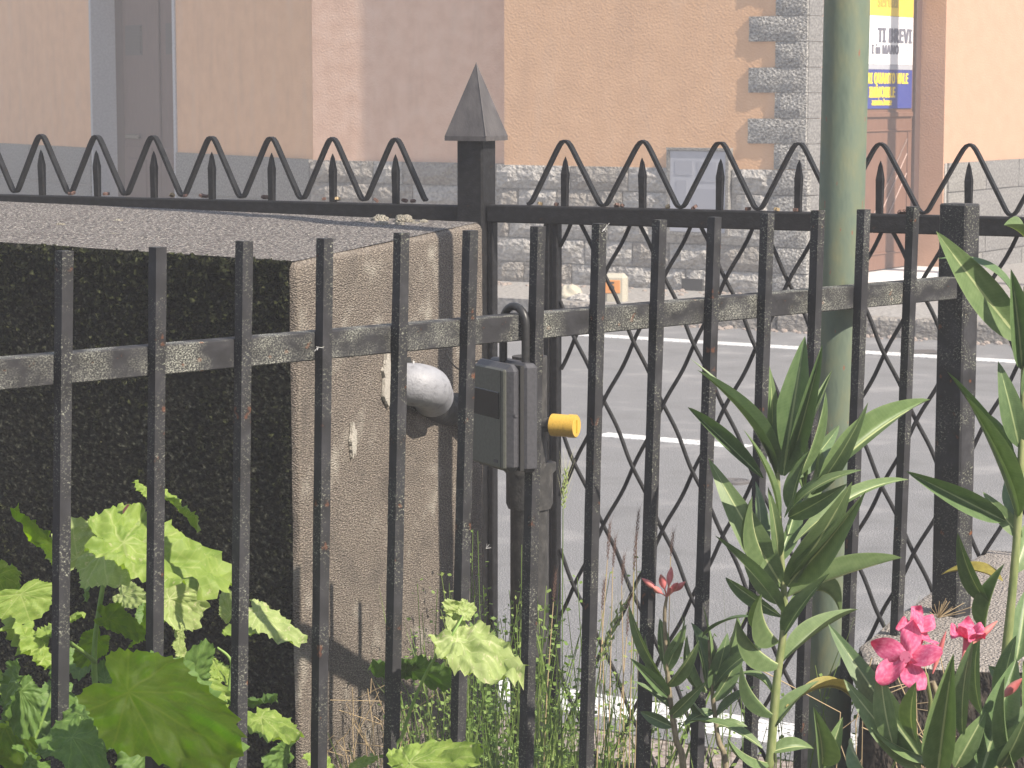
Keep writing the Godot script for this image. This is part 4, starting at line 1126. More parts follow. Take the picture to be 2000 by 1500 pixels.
func lump(rx: float, ry: float, sd: int) -> ArrayMesh:
	var n := FastNoiseLite.new()
	n.seed = sd
	n.frequency = 1.4
	n.fractal_octaves = 4
	var grid := []
	for i in 9:
		var row := []
		for j in 21:
			var el := PI * 0.5 * i / 8.0
			var az := TAU * (j % 20) / 20.0
			var d := Vector3(cos(el) * cos(az), sin(el), cos(el) * sin(az))
			var k := 1.0 + 0.35 * n.get_noise_3dv(d * 1.2)
			row.append(Vector3(d.x * rx, d.y * ry, d.z * rx) * k)
		grid.append(row)
	var st := mesh_tool()
	sheet(st, grid)
	st.index()
	st.generate_normals()
	return st.commit()

# a thin ragged flake, x and y in its plane, 3 mm thick
func flake(rx: float, ry: float, sd: int) -> ArrayMesh:
	var n := FastNoiseLite.new()
	n.seed = sd
	n.frequency = 0.9
	n.fractal_octaves = 4
	var st := mesh_tool()
	var rim := []
	for j in 36:
		var a := TAU * j / 36.0
		var k := 1.0 + 0.55 * n.get_noise_2d(cos(a) * 2.0, sin(a) * 2.0)
		rim.append(Vector3(cos(a) * rx * k, sin(a) * ry * k, 0.0))
	for j in 36:
		var p: Vector3 = rim[j]
		var q: Vector3 = rim[(j + 1) % 36]
		tri(st, Vector3(0, 0, 0.003), p + Vector3(0, 0, 0.002), q + Vector3(0, 0, 0.002), Vector3(0, 0, 1))
		quad(st, p + Vector3(0, 0, 0.002), q + Vector3(0, 0, 0.002), q - Vector3(0, 0, 0.004), p - Vector3(0, 0, 0.004), p)
	return st.commit()

func ribbon(pts: Array, thick: float, deep: float) -> ArrayMesh:
	# a flat bar bent in the x-y plane
	var st := mesh_tool()
	var rim := []
	for i in pts.size():
		var d: Vector3 = (pts[mini(i + 1, pts.size() - 1)] - pts[maxi(i - 1, 0)]).normalized()
		var s := Vector3(-d.y, d.x, 0) * thick * 0.5
		rim.append([pts[i] + s, pts[i] - s])
	var z := Vector3(0, 0, deep * 0.5)
	for i in pts.size() - 1:
		var u: Vector3 = rim[i][0] - rim[i][1]
		quad(st, rim[i][0] + z, rim[i + 1][0] + z, rim[i + 1][1] + z, rim[i][1] + z, Vector3(0, 0, 1))
		quad(st, rim[i][0] - z, rim[i + 1][0] - z, rim[i + 1][1] - z, rim[i][1] - z, Vector3(0, 0, -1))
		quad(st, rim[i][0] + z, rim[i + 1][0] + z, rim[i + 1][0] - z, rim[i][0] - z, u)
		quad(st, rim[i][1] + z, rim[i + 1][1] + z, rim[i + 1][1] - z, rim[i][1] - z, -u)
	return st.commit()

func build_street_fence() -> void:
	var root := thing("street_fence", "black iron street fence with zigzag top, lance points and pyramid capped post", "fence", frame(Vector3(0.887, 0, 0.462), Vector3(-0.078, 0, -5.4)))
	part("post", box_mesh(Vector3(-0.032, -0.2, -0.032), Vector3(0.032, 1.5, 0.032), 0.004), M.iron, root)
	var st := mesh_tool()
	var w := 0.051
	var apex := Vector3(0, 1.664, 0)
	var q := [Vector3(-w, 1.505, w), Vector3(w, 1.505, w), Vector3(w, 1.505, -w), Vector3(-w, 1.505, -w)]
	for k in 4:
		var a: Vector3 = q[k]
		var b: Vector3 = q[(k + 1) % 4]
		tri(st, a, b, apex, a + b - Vector3(0, 3.0, 0))
		quad(st, a, b, b - Vector3(0, 0.010, 0), a - Vector3(0, 0.010, 0), a + b - Vector3(0, 3.0, 0))
	quad(st, q[0] - Vector3(0, 0.01, 0), q[1] - Vector3(0, 0.01, 0), q[2] - Vector3(0, 0.01, 0), q[3] - Vector3(0, 0.01, 0), Vector3.DOWN)
	var cap := part("post_cap", st.commit(), M.cap, root)
	cap.set_meta("label", "pyramid cap of welded sheet")
	part("weld", tube_mesh([q[0].lerp(q[1], 1.0) + Vector3(0.0, 0.0, 0.0), apex], [0.0016, 0.0008], 5), M.cap, cap)
	part("rail", box_mesh(Vector3(-2.9, 1.318, -0.017), Vector3(-0.034, 1.353, 0.017), 0.003), M.iron, root)
	part("rail", box_mesh(Vector3(0.034, 1.318, -0.02), Vector3(2.2, 1.356, 0.02), 0.003), M.iron, root)
	var lefts := []
	for k in 16:
		lefts.append(-0.204 - 0.1645 * k)
	lefts.reverse()
	var rights := [0.216, 0.400, 0.576, 0.750, 0.925, 1.110, 1.285, 1.46, 1.635, 1.81, 1.985]
	var pairs := [[lefts, 0.082, -0.123], [rights, 0.088, 2.1]]
	for side in pairs:
		var tops: Array = side[0]
		var half: float = side[1]
		var pts := []
		for k in tops.size():
			var u: float = tops[k]
			var before: float = (tops[k - 1] + u) * 0.5 if k > 0 else u - half
			var after: float = (tops[k + 1] + u) * 0.5 if k < tops.size() - 1 else u + half
			var ap := 1.4965 + rng.randf_range(-0.0015, 0.0015)
			for s in [[before, 1.3595], [lerpf(before, u, 0.06), 1.361], [lerpf(before, u, 0.12), 1.367], [lerpf(before, u, 0.78), 1.475], [lerpf(before, u, 0.86), 1.487], [lerpf(before, u, 0.93), 1.4943], [u, ap], [lerpf(after, u, 0.93), 1.4943], [lerpf(after, u, 0.86), 1.487], [lerpf(after, u, 0.78), 1.475], [lerpf(after, u, 0.12), 1.367], [lerpf(after, u, 0.06), 1.361]]:
				pts.append(Vector3(s[0], s[1], 0))
		part("zigzag_bar", ribbon(pts, 0.006, 0.017), M.iron, root)
		for u in tops:
			var sp := mesh_tool()
			var lean := rng.randf_range(-0.002, 0.002)
			var prof := [[1.350, 0.0062], [1.395, 0.0066], [1.425, 0.0072], [1.452, 0.0035], [1.4625, 0.0004]]
			for k in prof.size() - 1:
				for sgn in [Vector3(1, 0, 0), Vector3(-1, 0, 0), Vector3(0, 0, 1), Vector3(0, 0, -1)]:
					var along := Vector3(-sgn.z, 0, sgn.x)
					var o0 := Vector3(u + lean * k / 4.0, prof[k][0], 0)
					var o1 := Vector3(u + lean * (k + 1) / 4.0, prof[k + 1][0], 0)
					quad(sp, o0 + (sgn + along) * prof[k][1], o0 + (sgn - along) * prof[k][1], o1 + (sgn - along) * prof[k + 1][1], o1 + (sgn + along) * prof[k + 1][1], sgn)
			part("lance_point", sp.commit(), M.iron, root)
	# panel frame and wavy lattice
	for s in [[0.034, 0.047], [0.170, 0.184], [0.190, 0.204], [2.12, 2.15]]:
		part("stile", box_mesh(Vector3(s[0], 0.1, -0.012), Vector3(s[1], 1.318, 0.012), 0.002), M.iron, root)
	part("rail", box_mesh(Vector3(0.206, 0.12, -0.012), Vector3(2.12, 0.145, 0.012), 0.002), M.iron, root)
	var y1 := 1.322
	var y0 := 0.14
	for dir in [1.0, -1.0]:
		for k in range(-6, 20):
			var u0: float = 0.2425 + 0.14 * k + (0.012 if dir > 0 else -0.012)
			var pts := []
			for i in 90:
				var y := y1 - (y1 - y0) * i / 89.0
				var u: float = u0 + dir * 0.5147 * (y1 - y)
				if u < 0.200 or u > 2.125:
					continue
				var ph := (y1 - y) / 0.136 * PI
				var wob := 0.0015 * sin(ph * 2.0)
				pts.append(Vector3(u + wob, y + wob * 0.5 * dir, 0.0035 * cos(ph) * dir))
			if pts.size() > 4:
				part("lattice_rod", tube_mesh(pts, 0.0044, 6), M.iron, root)
	# leaf litter caught on the rail
	for k in 26:
		var u := rng.randf_range(-1.3, 1.25)
		if absf(u) < 0.06:
			continue
		part("dry_leaf", flake(rng.randf_range(0.004, 0.010), rng.randf_range(0.003, 0.007), k), M.ear_brown if k % 4 else M.straw, root, Transform3D(Basis.from_euler(Vector3(-1.2 + rng.randf_range(-0.4, 0.4), rng.randf() * TAU, rng.randf_range(-0.5, 0.5))), Vector3(u, 1.361, rng.randf_range(-0.012, 0.012))))

func build_low_wall() -> void:
	var poly := [Vector3(0.575, 0, -3.92), Vector3(0.585, 0, -4.06), Vector3(0.80, 0, -4.54), Vector3(0.96, 0, -4.92), Vector3(1.9, 0, -4.45), Vector3(1.8, 0, -3.72)]
	var o := Vector3(0.575, 0, -3.92)
	var root := thing("low_wall", "low weathered concrete wall under the square end post of the railing", "wall", Transform3D(Basis(), o))
	var n := FastNoiseLite.new()
	n.seed = 12
	n.frequency = 4.0
	n.fractal_octaves = 4
	var mid := Vector3(1.25, 0, -4.3)
	var st := mesh_tool()
	var rim := []
	for k in poly.size():
		for i in 24:
			rim.append(poly[k].lerp(poly[(k + 1) % poly.size()], i / 24.0))
	var rings := []
	for q in [[0.0, 0.0], [0.006, 0.004], [0.03, 0.006], [0.12, 0.008], [0.35, 0.010], [0.7, 0.012], [1.0, 0.012]]:
		var row := []
		for k in rim.size() + 1:
			var p: Vector3 = rim[k % rim.size()]
			var v: Vector3 = p.lerp(mid, q[0])
			v.y = 0.672 + q[1] + 0.008 * n.get_noise_3dv(v) * (1.0 - q[0] * 0.5)
			row.append(v - o)
		rings.append(row)
	sheet(st, rings)
	st.index()
	st.generate_normals()
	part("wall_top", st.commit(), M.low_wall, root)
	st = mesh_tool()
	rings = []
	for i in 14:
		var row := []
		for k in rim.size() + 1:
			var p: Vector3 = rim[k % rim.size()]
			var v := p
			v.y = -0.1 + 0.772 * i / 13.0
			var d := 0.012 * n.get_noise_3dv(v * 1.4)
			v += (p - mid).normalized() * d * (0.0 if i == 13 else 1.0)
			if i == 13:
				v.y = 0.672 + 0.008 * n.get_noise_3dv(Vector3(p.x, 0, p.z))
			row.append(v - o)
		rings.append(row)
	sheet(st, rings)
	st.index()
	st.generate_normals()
	part("wall_side", st.commit(), M.low_wall_painted_shade, root)  # sides wear the dark colour that stands in for plant shade

func build_railing() -> void:
	var root := thing("railing", "near black square bar railing with flaking paint and lichen on its rail", "railing", frame(Vector3(0.7254, 0, -0.6884), Vector3(-0.545, 0, -2.99)))
	var s := [-0.13, 0.0, 0.138, 0.274, 0.408, 0.543, 0.671, 0.803, 0.929, 1.059, 1.183, 1.308, 1.433, 1.551, 1.683]
	for k in s.size():
		var top := 1.4085 + rng.randf_range(-0.002, 0.002)
		var lean := 0.032 + rng.randf_range(-0.006, 0.006)
		var foot := 0.60 if k >= 13 else -0.05
		var st := mesh_tool()
		# a bar in eight lengths so that its edges are not quite straight
		var cols := [Vector2(-1, -1), Vector2(1, -1), Vector2(1, 1), Vector2(-1, 1)]
		var ring := []
		for i in 25:
			var y := lerpf(foot, top, i / 24.0)
			var h := 0.0080 + rng.randf_range(-0.00022, 0.00022)
			var cx: float = s[k] - lean * (top - y)
			var row := []
			for cc in cols:
				row.append(Vector3(cx + cc.x * h, y, cc.y * h))
			ring.append(row)
		for i in 24:
			for j in 4:
				var jj := (j + 1) % 4
				var mid2: Vector2 = cols[j] + cols[jj]
				quad(st, ring[i][j], ring[i][jj], ring[i + 1][jj], ring[i + 1][j], Vector3(mid2.x, 0, mid2.y))
		quad(st, ring[24][0], ring[24][1], ring[24][2], ring[24][3], Vector3.UP)
		part("bar", st.commit(), M.paint, root)
	part("rail", box_mesh(Vector3(-0.6, 1.2435, -0.0382), Vector3(1.825, 1.2815, -0.0083), 0.0016), M.rail, root)
	part("rail", box_mesh(Vector3(-0.6, 0.34, -0.0382), Vector3(1.40, 0.378, -0.0083), 0.0016), M.rail, root)
	part("post", box_mesh(Vector3(1.825, 0.60, -0.052), Vector3(1.868, 1.408, 0.005), 0.003), M.paint, root)
	for c in [[0.929, 1.40, 0.010], [0.70, 0.95, 0.0], [0.39, 1.263, 0.006]]:
		var st := mesh_tool()
		for i in 5:
			var d := Vector3(rng.randf_range(-1, 1), rng.randf_range(-0.6, 1), 0.3) * 0.009
			tube(st, [Vector3(c[0], c[1], c[2]), Vector3(c[0], c[1], c[2]) + d], 0.0003, 4, false)
		part("cobweb", st.commit(), M.web, root)

func build_pole() -> void:
	var root := thing("green_pole", "thick green painted steel pole standing between the two fences", "pole", Transform3D(Basis(Vector3(0, 0, 1), -0.010), Vector3(0.541, -0.1, -4.15)))
	var st := mesh_tool()
	var pts := []
	for i in 12:
		pts.append(Vector3(0, 4.6 * i / 11.0, 0))
	tube(st, pts, 0.0385, 32)
	part("shaft", st.commit(), M.green_pole, root)
	part("foot_collar", tube_mesh([Vector3(0, 0.08, 0), Vector3(0, 0.16, 0), Vector3(0, 0.17, 0)], [0.055, 0.055, 0.042], 28), M.green_pole, root)
	part("cap", tube_mesh([Vector3(0, 4.6, 0), Vector3(0, 4.615, 0), Vector3(0, 4.63, 0)], [0.042, 0.042, 0.02], 24), M.green_pole, root)

func build_pipe() -> void:
	var o := Vector3(0.035, 0, -4.85)
	var root := thing("pipe", "grey pipe elbow leaving the concrete block into a dark upright pipe", "pipe", Transform3D(Basis(), o))
	var out := Vector3(0.951, 0, 0.309)
	var start := Vector3(-0.232, 1.063, -4.54)
	var bend := [start, start + out * 0.01, start + out * 0.02]
	var c := start + out * 0.022
	var away := Vector3(0.04, -0.30, -0.95).normalized()
	for i in range(1, 9):
		var t := i / 8.0
		bend.append(c.lerp(c + out * 0.058, t).lerp((c + out * 0.058).lerp(c + out * 0.058 + away * 0.055, t), t))
	bend.append(c + out * 0.058 + away * 0.12)
	var link := [c + out * 0.058 + away * 0.11 - o, c + out * 0.058 + away * 0.24 - o, Vector3(-0.08, 0.97, -0.01), Vector3(0.0, 0.955, 0.0)]
	var radii := []
	for i in bend.size():
		bend[i] -= o
		radii.append(0.0355 if i < 2 else 0.0405 if i > 3 else 0.0385)
	part("elbow", tube_mesh(bend, radii, 28), M.pipe, root)
	part("link_pipe", tube_mesh(smooth_path(link, 5), 0.032, 20), M.riser, root)
	var bolt := c + out * 0.03 - o
	part("screw", tube_mesh([bolt + Vector3(0, 0.03, 0), bolt + Vector3(0, 0.043, 0)], 0.0018, 8), M.web, root)
	part("riser", tube_mesh([Vector3(0, -0.1, 0), Vector3(0, 0.80, 0)], 0.0385, 28), M.riser, root)
	part("collar", tube_mesh([Vector3(0, 0.775, 0), Vector3(0, 0.785, 0), Vector3(0, 0.845, 0), Vector3(0, 0.852, 0), Vector3(0, 0.866, 0), Vector3(0, 0.868, 0)], [0.043, 0.047, 0.047, 0.053, 0.053, 0.038], 28), M.riser, root)
	part("riser", tube_mesh([Vector3(0, 0.86, 0), Vector3(0, 1.08, 0)], 0.035, 24), M.riser, root)
	var yd := Vector3(0.9, 0, 0.42).normalized()
	var y0 := Vector3(0, 0.945, 0) + yd * 0.050
	part("plug_neck", tube_mesh([Vector3(0, 0.945, 0), y0 + yd * 0.004], 0.015, 16), M.riser, root)
	part("plug", tube_mesh([y0, y0 + yd * 0.034, y0 + yd * 0.036, y0 + yd * 0.050, y0 + yd * 0.052], [0.0225, 0.022, 0.0232, 0.0232, 0.021], 24), M.yellow, root).set_meta("label", "yellow plastic plug")
	part("plug_slot", box_mesh(Vector3(-0.0014, -0.013, -0.0012), Vector3(0.0014, 0.013, 0.0012)), M.ochre_ink, root, Transform3D(Basis(Vector3(yd.z, 0, -yd.x), Vector3.UP, yd), y0 + yd * 0.053))
	part("wire", tube_mesh(smooth_path([Vector3(-0.16, 1.11, 0.2), Vector3(-0.15, 1.09, 0.21), Vector3(-0.13, 1.075, 0.2), Vector3(-0.10, 1.09, 0.18), Vector3(-0.06, 1.06, 0.12)]), 0.0016, 6), M.iron, root)

func build_lockbox() -> void:
	var a := Vector3(-0.469, 0, -0.883)
	# x along the front face (towards its near right edge), z out of the front face
	var root := thing("lockbox", "grey plastic lockbox hung by a black shackle from the railing", "lockbox", frame(-a, Vector3(-0.010, 1.055, -3.548)))
	var w := 0.0575
	var d := 0.025
	var back := part("case_back", box_mesh(Vector3(-w, 0.0, -d), Vector3(w, 0.158, 0.0005), 0.006), M.box_dark, root)
	back.set_meta("label", "dark grey rear half")
	part("case_front", box_mesh(Vector3(-w + 0.0006, 0.0008, 0.0018), Vector3(w - 0.0006, 0.157, d), 0.009), M.box_dark, root)
	part("seam", box_mesh(Vector3(-w + 0.003, 0.003, -0.002), Vector3(w - 0.003, 0.155, 0.004)), M.black, root)
	var cover := part("cover", box_mesh(Vector3(-w + 0.006, 0.006, d - 0.002), Vector3(w - 0.007, 0.151, d + 0.0035), 0.0025), M.box_face, root)
	cover.set_meta("label", "olive grey cover plate")
	part("window", box_mesh(Vector3(-w + 0.014, 0.078, d + 0.002), Vector3(w - 0.021, 0.117, d + 0.0048), 0.001), M.window, cover)
	part("groove", box_mesh(Vector3(w - 0.0175, 0.008, d + 0.002), Vector3(w - 0.0165, 0.149, d + 0.0039)), M.black, cover)
	part("badge", box_mesh(Vector3(w - 0.038, 0.014, d + 0.002), Vector3(w - 0.026, 0.018, d + 0.0042)), M.box_dark, cover)
	part("screw", tube_mesh([Vector3(w - 0.002, 0.085, 0.013), Vector3(w + 0.0012, 0.085, 0.013)], 0.003, 12), M.box_dark, root)
	# shackle: in the plane across the rail
	var inv := root.transform.affine_inverse()
	var nrm := Vector3(0.6884, 0, 0.7254)
	var mid := Vector3(0.0035, 0, -3.543)
	var arc := []
	for y in [1.20, 1.225, 1.25, 1.268]:
		arc.append(mid - nrm * 0.0235 + Vector3(0, y, 0))
	for i in range(1, 12):
		var t := PI * i / 12.0
		arc.append(mid - nrm * 0.0235 * cos(t) + Vector3(0, 1.268 + 0.0245 * sin(t), 0))
	for y in [1.268, 1.25, 1.225, 1.20]:
		arc.append(mid + nrm * 0.0235 + Vector3(0, y, 0))
	for i in arc.size():
		arc[i] = inv * arc[i]
	part("shackle", tube_mesh(arc, 0.006, 14), M.rubber, root)

func disc(radius: float, rings: Array, spokes: int) -> ArrayMesh:
	var st := mesh_tool()
	tube(st, [Vector3(0, -0.02, 0), Vector3(0, 0.006, 0)], radius, 36)
	for q in rings:
		var pts := []
		for i in 33:
			pts.append(Vector3(cos(TAU * i / 32.0) * q, 0.0065, sin(TAU * i / 32.0) * q))
		tube(st, pts, 0.0045, 5, false)
	for k in spokes:
		var a := TAU * k / spokes
		tube(st, [Vector3(cos(a), 0, sin(a)) * radius * 0.2 + Vector3(0, 0.0065, 0), Vector3(cos(a), 0, sin(a)) * radius * 0.85 + Vector3(0, 0.0065, 0)], 0.004, 5, false)
	return st.commit()

func build_street_things() -> void:
	var m := thing("manhole_cover", "small round iron cover in the road behind the tall oleander", "manhole cover", Transform3D(Basis(), Vector3(0.915, 0.006, -9.99)))
	part("lid", disc(0.062, [0.057, 0.044, 0.03, 0.016], 10), M.manhole, m)
	m = thing("drain_grate", "square iron grate set in the far lane of the road", "drain grate", Transform3D(Basis(Vector3.UP, 0.1), Vector3(2.53, 0.006, -15.08)))
	var st := mesh_tool()
	box(st, Vector3(-0.11, -0.02, -0.11), Vector3(0.11, 0.003, 0.11))
	part("base", st.commit(), M.black, m)
	for k in 6:
		part("slat", box_mesh(Vector3(-0.10, 0.003, -0.095 + k * 0.035), Vector3(0.10, 0.008, -0.08 + k * 0.035)), M.manhole, m)
	# boundary stone with an orange plate
	m = thing("marker_stone", "small pale marker stone with an orange plate by the house plinth", "marker stone", Transform3D(Basis(Vector3.UP, -0.18), Vector3(0.745, 0.11, -17.6)))
	part("stone", box_mesh(Vector3(-0.085, -0.1, -0.06), Vector3(0.085, 0.20, 0.06), 0.03), M.marker, m)
	var pl := part("plate", box_mesh(Vector3(-0.075, 0.06, 0.055), Vector3(0.04, 0.155, 0.064), 0.003), M.orange, m)
	lettering("S", pl, Vector3(0.0, 0.085, 0.0655), 0.055, 0.9, M.black)
	m = thing("rock", "loose pale rock lying at the foot of the house plinth", "rock", Transform3D(Basis(Vector3.UP, 0.5), Vector3(0.42, 0.10, -17.9)))
	part("stone", lump(0.10, 0.10, 31), M.marker, m)
	m = thing("rock", "flat grey rock lying next to the loose pale rock", "rock", Transform3D(Basis(Vector3.UP, 1.5), Vector3(0.53, 0.10, -17.75)))
	part("stone", lump(0.13, 0.05, 37), M.rock, m)
	# rubble along the pavement edge
	var mm := MultiMesh.new()
	mm.transform_format = MultiMesh.TRANSFORM_3D
	mm.mesh = lump(1.0, 0.8, 3)
	mm.instance_count = 420
	var along := frame(Vector3(0.839, 0, 0.545), Vector3.ZERO)
	for i in 420:
		var wall := i < 250
		var nd := 16.2 - absf(rng.randfn(0.0, 0.18)) if wall else 14.78 - absf(rng.randfn(0.0, 0.06))
		var u := rng.randf_range(-14.0, -7.5) if wall else rng.randf_range(-9.0, -4.0)
		var s := rng.randf_range(0.006, 0.028)
		mm.set_instance_transform(i, along * Transform3D(Basis(Vector3.UP, rng.randf() * TAU).scaled(Vector3(s, s, s)), Vector3(u, 0.108 if wall else 0.004, -nd)))
	var mi := MultiMeshInstance3D.new()
	mi.name = "rubble"
	mi.multimesh = mm
	mi.material_override = M.verge
	mi.set_meta("label", "crumbs of stone and dirt along the foot of the plinth and the kerb")
	mi.set_meta("category", "rubble")
	mi.set_meta("kind", "stuff")
	add_child(mi)
	# a slim post on the side street; its shadow falls on the brown door
	m = thing("street_post", "slim grey post on the side street outside the brown door", "post", Transform3D(Basis(), Vector3(4.95, 0.1, -18.25)))
	part("shaft", tube_mesh([Vector3.ZERO, Vector3(0, 1.0, 0), Vector3(0, 1.05, 0), Vector3(0, 7.0, 0)], [0.13, 0.12, 0.085, 0.075], 20), M.slab, m)

func flower(root: Node3D, at: Vector3, facing: Vector3, size: float, open: float) -> void:
	var f := Node3D.new()
	f.name = "flower"
	root.add_child(f, true)
	var z := facing.normalized()
	var x := Vector3.UP.cross(z).normalized()
	f.transform = Transform3D(Basis(x, z.cross(x), z), at - root.position)
	for k in 5:
		var grid := []
		for i in 9:
			var t := i / 8.0
			var w := size * 0.29 * pow(sin(PI * (0.12 + 0.80 * pow(t, 1.1))), 0.8)
			var row := []
			for j in 7:
				var v := (j - 3) / 3.0
				row.append(Vector3(v * w * (1.0 + 0.15 * v), size * (0.08 + 0.92 * t * open) - 0.04 * size * v * v, size * (0.32 * t * (1.0 - open) + 0.10 * sin(t * 5.0 + v * 2.0 + k) + 0.12 * v * t)))
			grid.append(row)
		var st := mesh_tool()
		sheet(st, grid)
		st.index()
		st.generate_normals()
		part("petal", st.commit(), M.petal, f, Transform3D(Basis(Vector3(0, 0, 1), TAU * k / 5.0 + rng.randf_range(-0.12, 0.12)) * Basis(Vector3.RIGHT, rng.randf_range(-0.2, 0.3)), Vector3.ZERO))
	part("tube", tube_mesh([Vector3(0, 0, 0.004), Vector3(0, 0, -0.35 * size), Vector3(0, 0, -0.9 * size)], [0.16 * size, 0.11 * size, 0.05 * size], 10), M.petal, f)

func bud(root: Node3D, from: Vector3, to: Vector3, r: float) -> void:
	var p := []
	var rr := []
	for i in 9:
		var t := i / 8.0
		p.append(from.lerp(to, t) - root.position)
		rr.append(maxf(0.0004, r * pow(sin(PI * (0.08 + 0.86 * t)), 1.2)))
	part("bud", tube_mesh(p, rr, 9), M.bud, root)

func build_plants() -> void:
	var o := rooted("oleander", "tall oleander with long upright leaves in front of the green pole", "oleander", Vector3(0.36, 0, -3.5), "oleanders")
	local_stem("stem", [Vector3(0.36, 0.0, -3.5)] + TALL_STEM, 0.0088, 0.0034, M.stem, o)
	lance_leaves(TALL_OLEANDER, o)
	o = rooted("oleander", "small oleander with a cluster of closed pink buds on top", "oleander", Vector3(0.25, 0, -3.62), "oleanders")
	local_stem("stem", [Vector3(0.25, 0.0, -3.62)] + SMALL_STEM, 0.006, 0.002, M.woody, o)
	lance_leaves(SMALL_OLEANDER, o)
	var top: Vector3 = SMALL_STEM[4]
	for b in [[-0.030, 0.014, 0.0, 0.012], [-0.008, 0.020, 0.01, 0.015], [0.006, 0.026, -0.01, 0.013], [0.012, 0.012, 0.02, 0.012], [0.022, 0.010, 0.0, 0.012], [0.004, 0.006, 0.02, 0.010], [-0.018, 0.006, 0.012, 0.012]]:
		var tip := top + Vector3(b[0] * 1.25, b[1] * 1.3 + 0.010, b[2])
		var foot := top.lerp(tip, 0.35)
		part("twig", tube_mesh([top - o.position, foot - o.position], 0.0011, 5), M.bud, o)
		bud(o, foot, tip, 0.0048 * b[3] / 0.012)
	o = rooted("oleander", "low leafy oleander shoot right of the small budding one", "oleander", Vector3(0.33, 0, -3.68), "oleanders")
	local_stem("stem", [Vector3(0.33, 0.0, -3.68)] + SIDE_STEM, 0.006, 0.002, M.woody, o)
	lance_leaves(SIDE_OLEANDER, o, 0.5)
	o = rooted("oleander", "oleander with open bright pink flowers in the lower right corner", "oleander", Vector3(0.45, 0, -2.52), "oleanders")
	local_stem("stem", [Vector3(0.45, 0.0, -2.52)] + FRONT_STEM, 0.009, 0.003, M.woody, o)
	lance_leaves(FRONT_OLEANDER, o, 0.4)
	part("twig", tube_mesh([Vector3(0.437, 0.93, -2.52) - o.position, Vector3(0.437, 0.97, -2.51) - o.position, Vector3(0.43, 1.0, -2.5) - o.position], 0.0022, 7), M.stem, o)
	flower(o, Vector3(0.408, 1.020, -2.49), Vector3(-0.45, 0.25, 0.85), 0.040, 1.0)
	flower(o, Vector3(0.424, 1.042, -2.52), Vector3(0.45, 0.6, 0.6), 0.033, 0.75)
	part("twig", tube_mesh([Vector3(0.437, 0.95, -2.52) - o.position, Vector3(0.468, 0.99, -2.53) - o.position, Vector3(0.478, 1.015, -2.54) - o.position], 0.0018, 7), M.bud, o)
	flower(o, Vector3(0.482, 1.030, -2.545), Vector3(0.1, 0.95, 0.3), 0.036, 0.5)
	bud(o, Vector3(0.484, 1.022, -2.54), Vector3(0.513, 1.045, -2.55), 0.004)
	bud(o, Vector3(0.51, 0.975, -2.50), Vector3(0.53, 0.995, -2.50), 0.005)
	bud(o, Vector3(0.437, 1.0, -2.5), Vector3(0.45, 1.045, -2.5), 0.003)
	o = rooted("oleander", "oleander stem with broad curved leaves along the right edge of the view", "oleander", Vector3(0.58, 0, -3.0), "oleanders")
	local_stem("stem", [Vector3(0.58, 0.0, -3.0)] + EDGE_STEM, 0.0080, 0.0032, M.stem, o)
	lance_leaves(EDGE_OLEANDER, o, 0.55)

	o = rooted("broad_leaved_plant", "bushy plant with toothed bright green leaves before the black mossy block", "plant", Vector3(-0.55, 0, -3.3))
	local_stem("stem", [Vector3(-0.57, 0.0, -3.35)] + BROAD_STEM_TALL, 0.0055, 0.002, M.soft_stem, o)
	local_stem("stem", [Vector3(-0.62, 0.0, -3.2)] + BROAD_STEM_LOW, 0.005, 0.002, M.soft_stem, o)
	local_stem("stem", BROAD_STEM_SIDE, 0.0032, 0.0018, M.soft_stem, o)
	local_stem("stem", [Vector3(-0.43, 0.0, -3.5)] + BROAD_STEM_BACK, 0.004, 0.0015, M.soft_stem, o)
	broad_leaves(BROAD_LEAVES, o, [M.broad, M.broad, M.broad_pale, M.broad_dark])
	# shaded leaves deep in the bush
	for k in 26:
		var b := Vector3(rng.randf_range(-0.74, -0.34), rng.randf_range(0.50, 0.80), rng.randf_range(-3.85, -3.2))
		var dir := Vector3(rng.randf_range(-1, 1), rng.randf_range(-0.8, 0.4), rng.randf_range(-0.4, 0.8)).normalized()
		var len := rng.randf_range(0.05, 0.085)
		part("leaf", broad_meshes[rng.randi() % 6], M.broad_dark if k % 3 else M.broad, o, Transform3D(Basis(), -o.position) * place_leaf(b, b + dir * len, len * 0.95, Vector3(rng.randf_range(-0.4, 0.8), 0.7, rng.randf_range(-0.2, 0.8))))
	bud(o, BROAD_STEM_TALL[5], BROAD_STEM_TALL[5] + Vector3(0.004, 0.022, 0.0), 0.006)

	o = rooted("broad_leaved_shoot", "single shoot with one sunlit toothed leaf crossing a railing bar", "plant", Vector3(-0.16, 0, -3.35))
	local_stem("stem", [Vector3(-0.17, 0.0, -3.36)] + LONE_STEM, 0.0032, 0.0014, M.soft_stem, o)
	broad_leaves(LONE_LEAVES, o, [M.broad_pale])
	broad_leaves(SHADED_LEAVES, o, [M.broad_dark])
	o = rooted("broad_leaved_seedling", "low toothed leaves at the foot of the railing below the lone shoot", "plant", Vector3(-0.12, 0, -3.05))
	local_stem("stem", [Vector3(-0.12, 0.0, -3.05), Vector3(-0.125, 0.3, -3.05), LOW_LEAVES[0][0]], 0.003, 0.0015, M.soft_stem, o)
	local_stem("stem", [Vector3(-0.14, 0.0, -3.15), Vector3(-0.2, 0.3, -3.25), LOW_LEAVES[1][0]], 0.003, 0.0015, M.soft_stem, o)
	broad_leaves(LOW_LEAVES, o, [M.broad, M.broad])

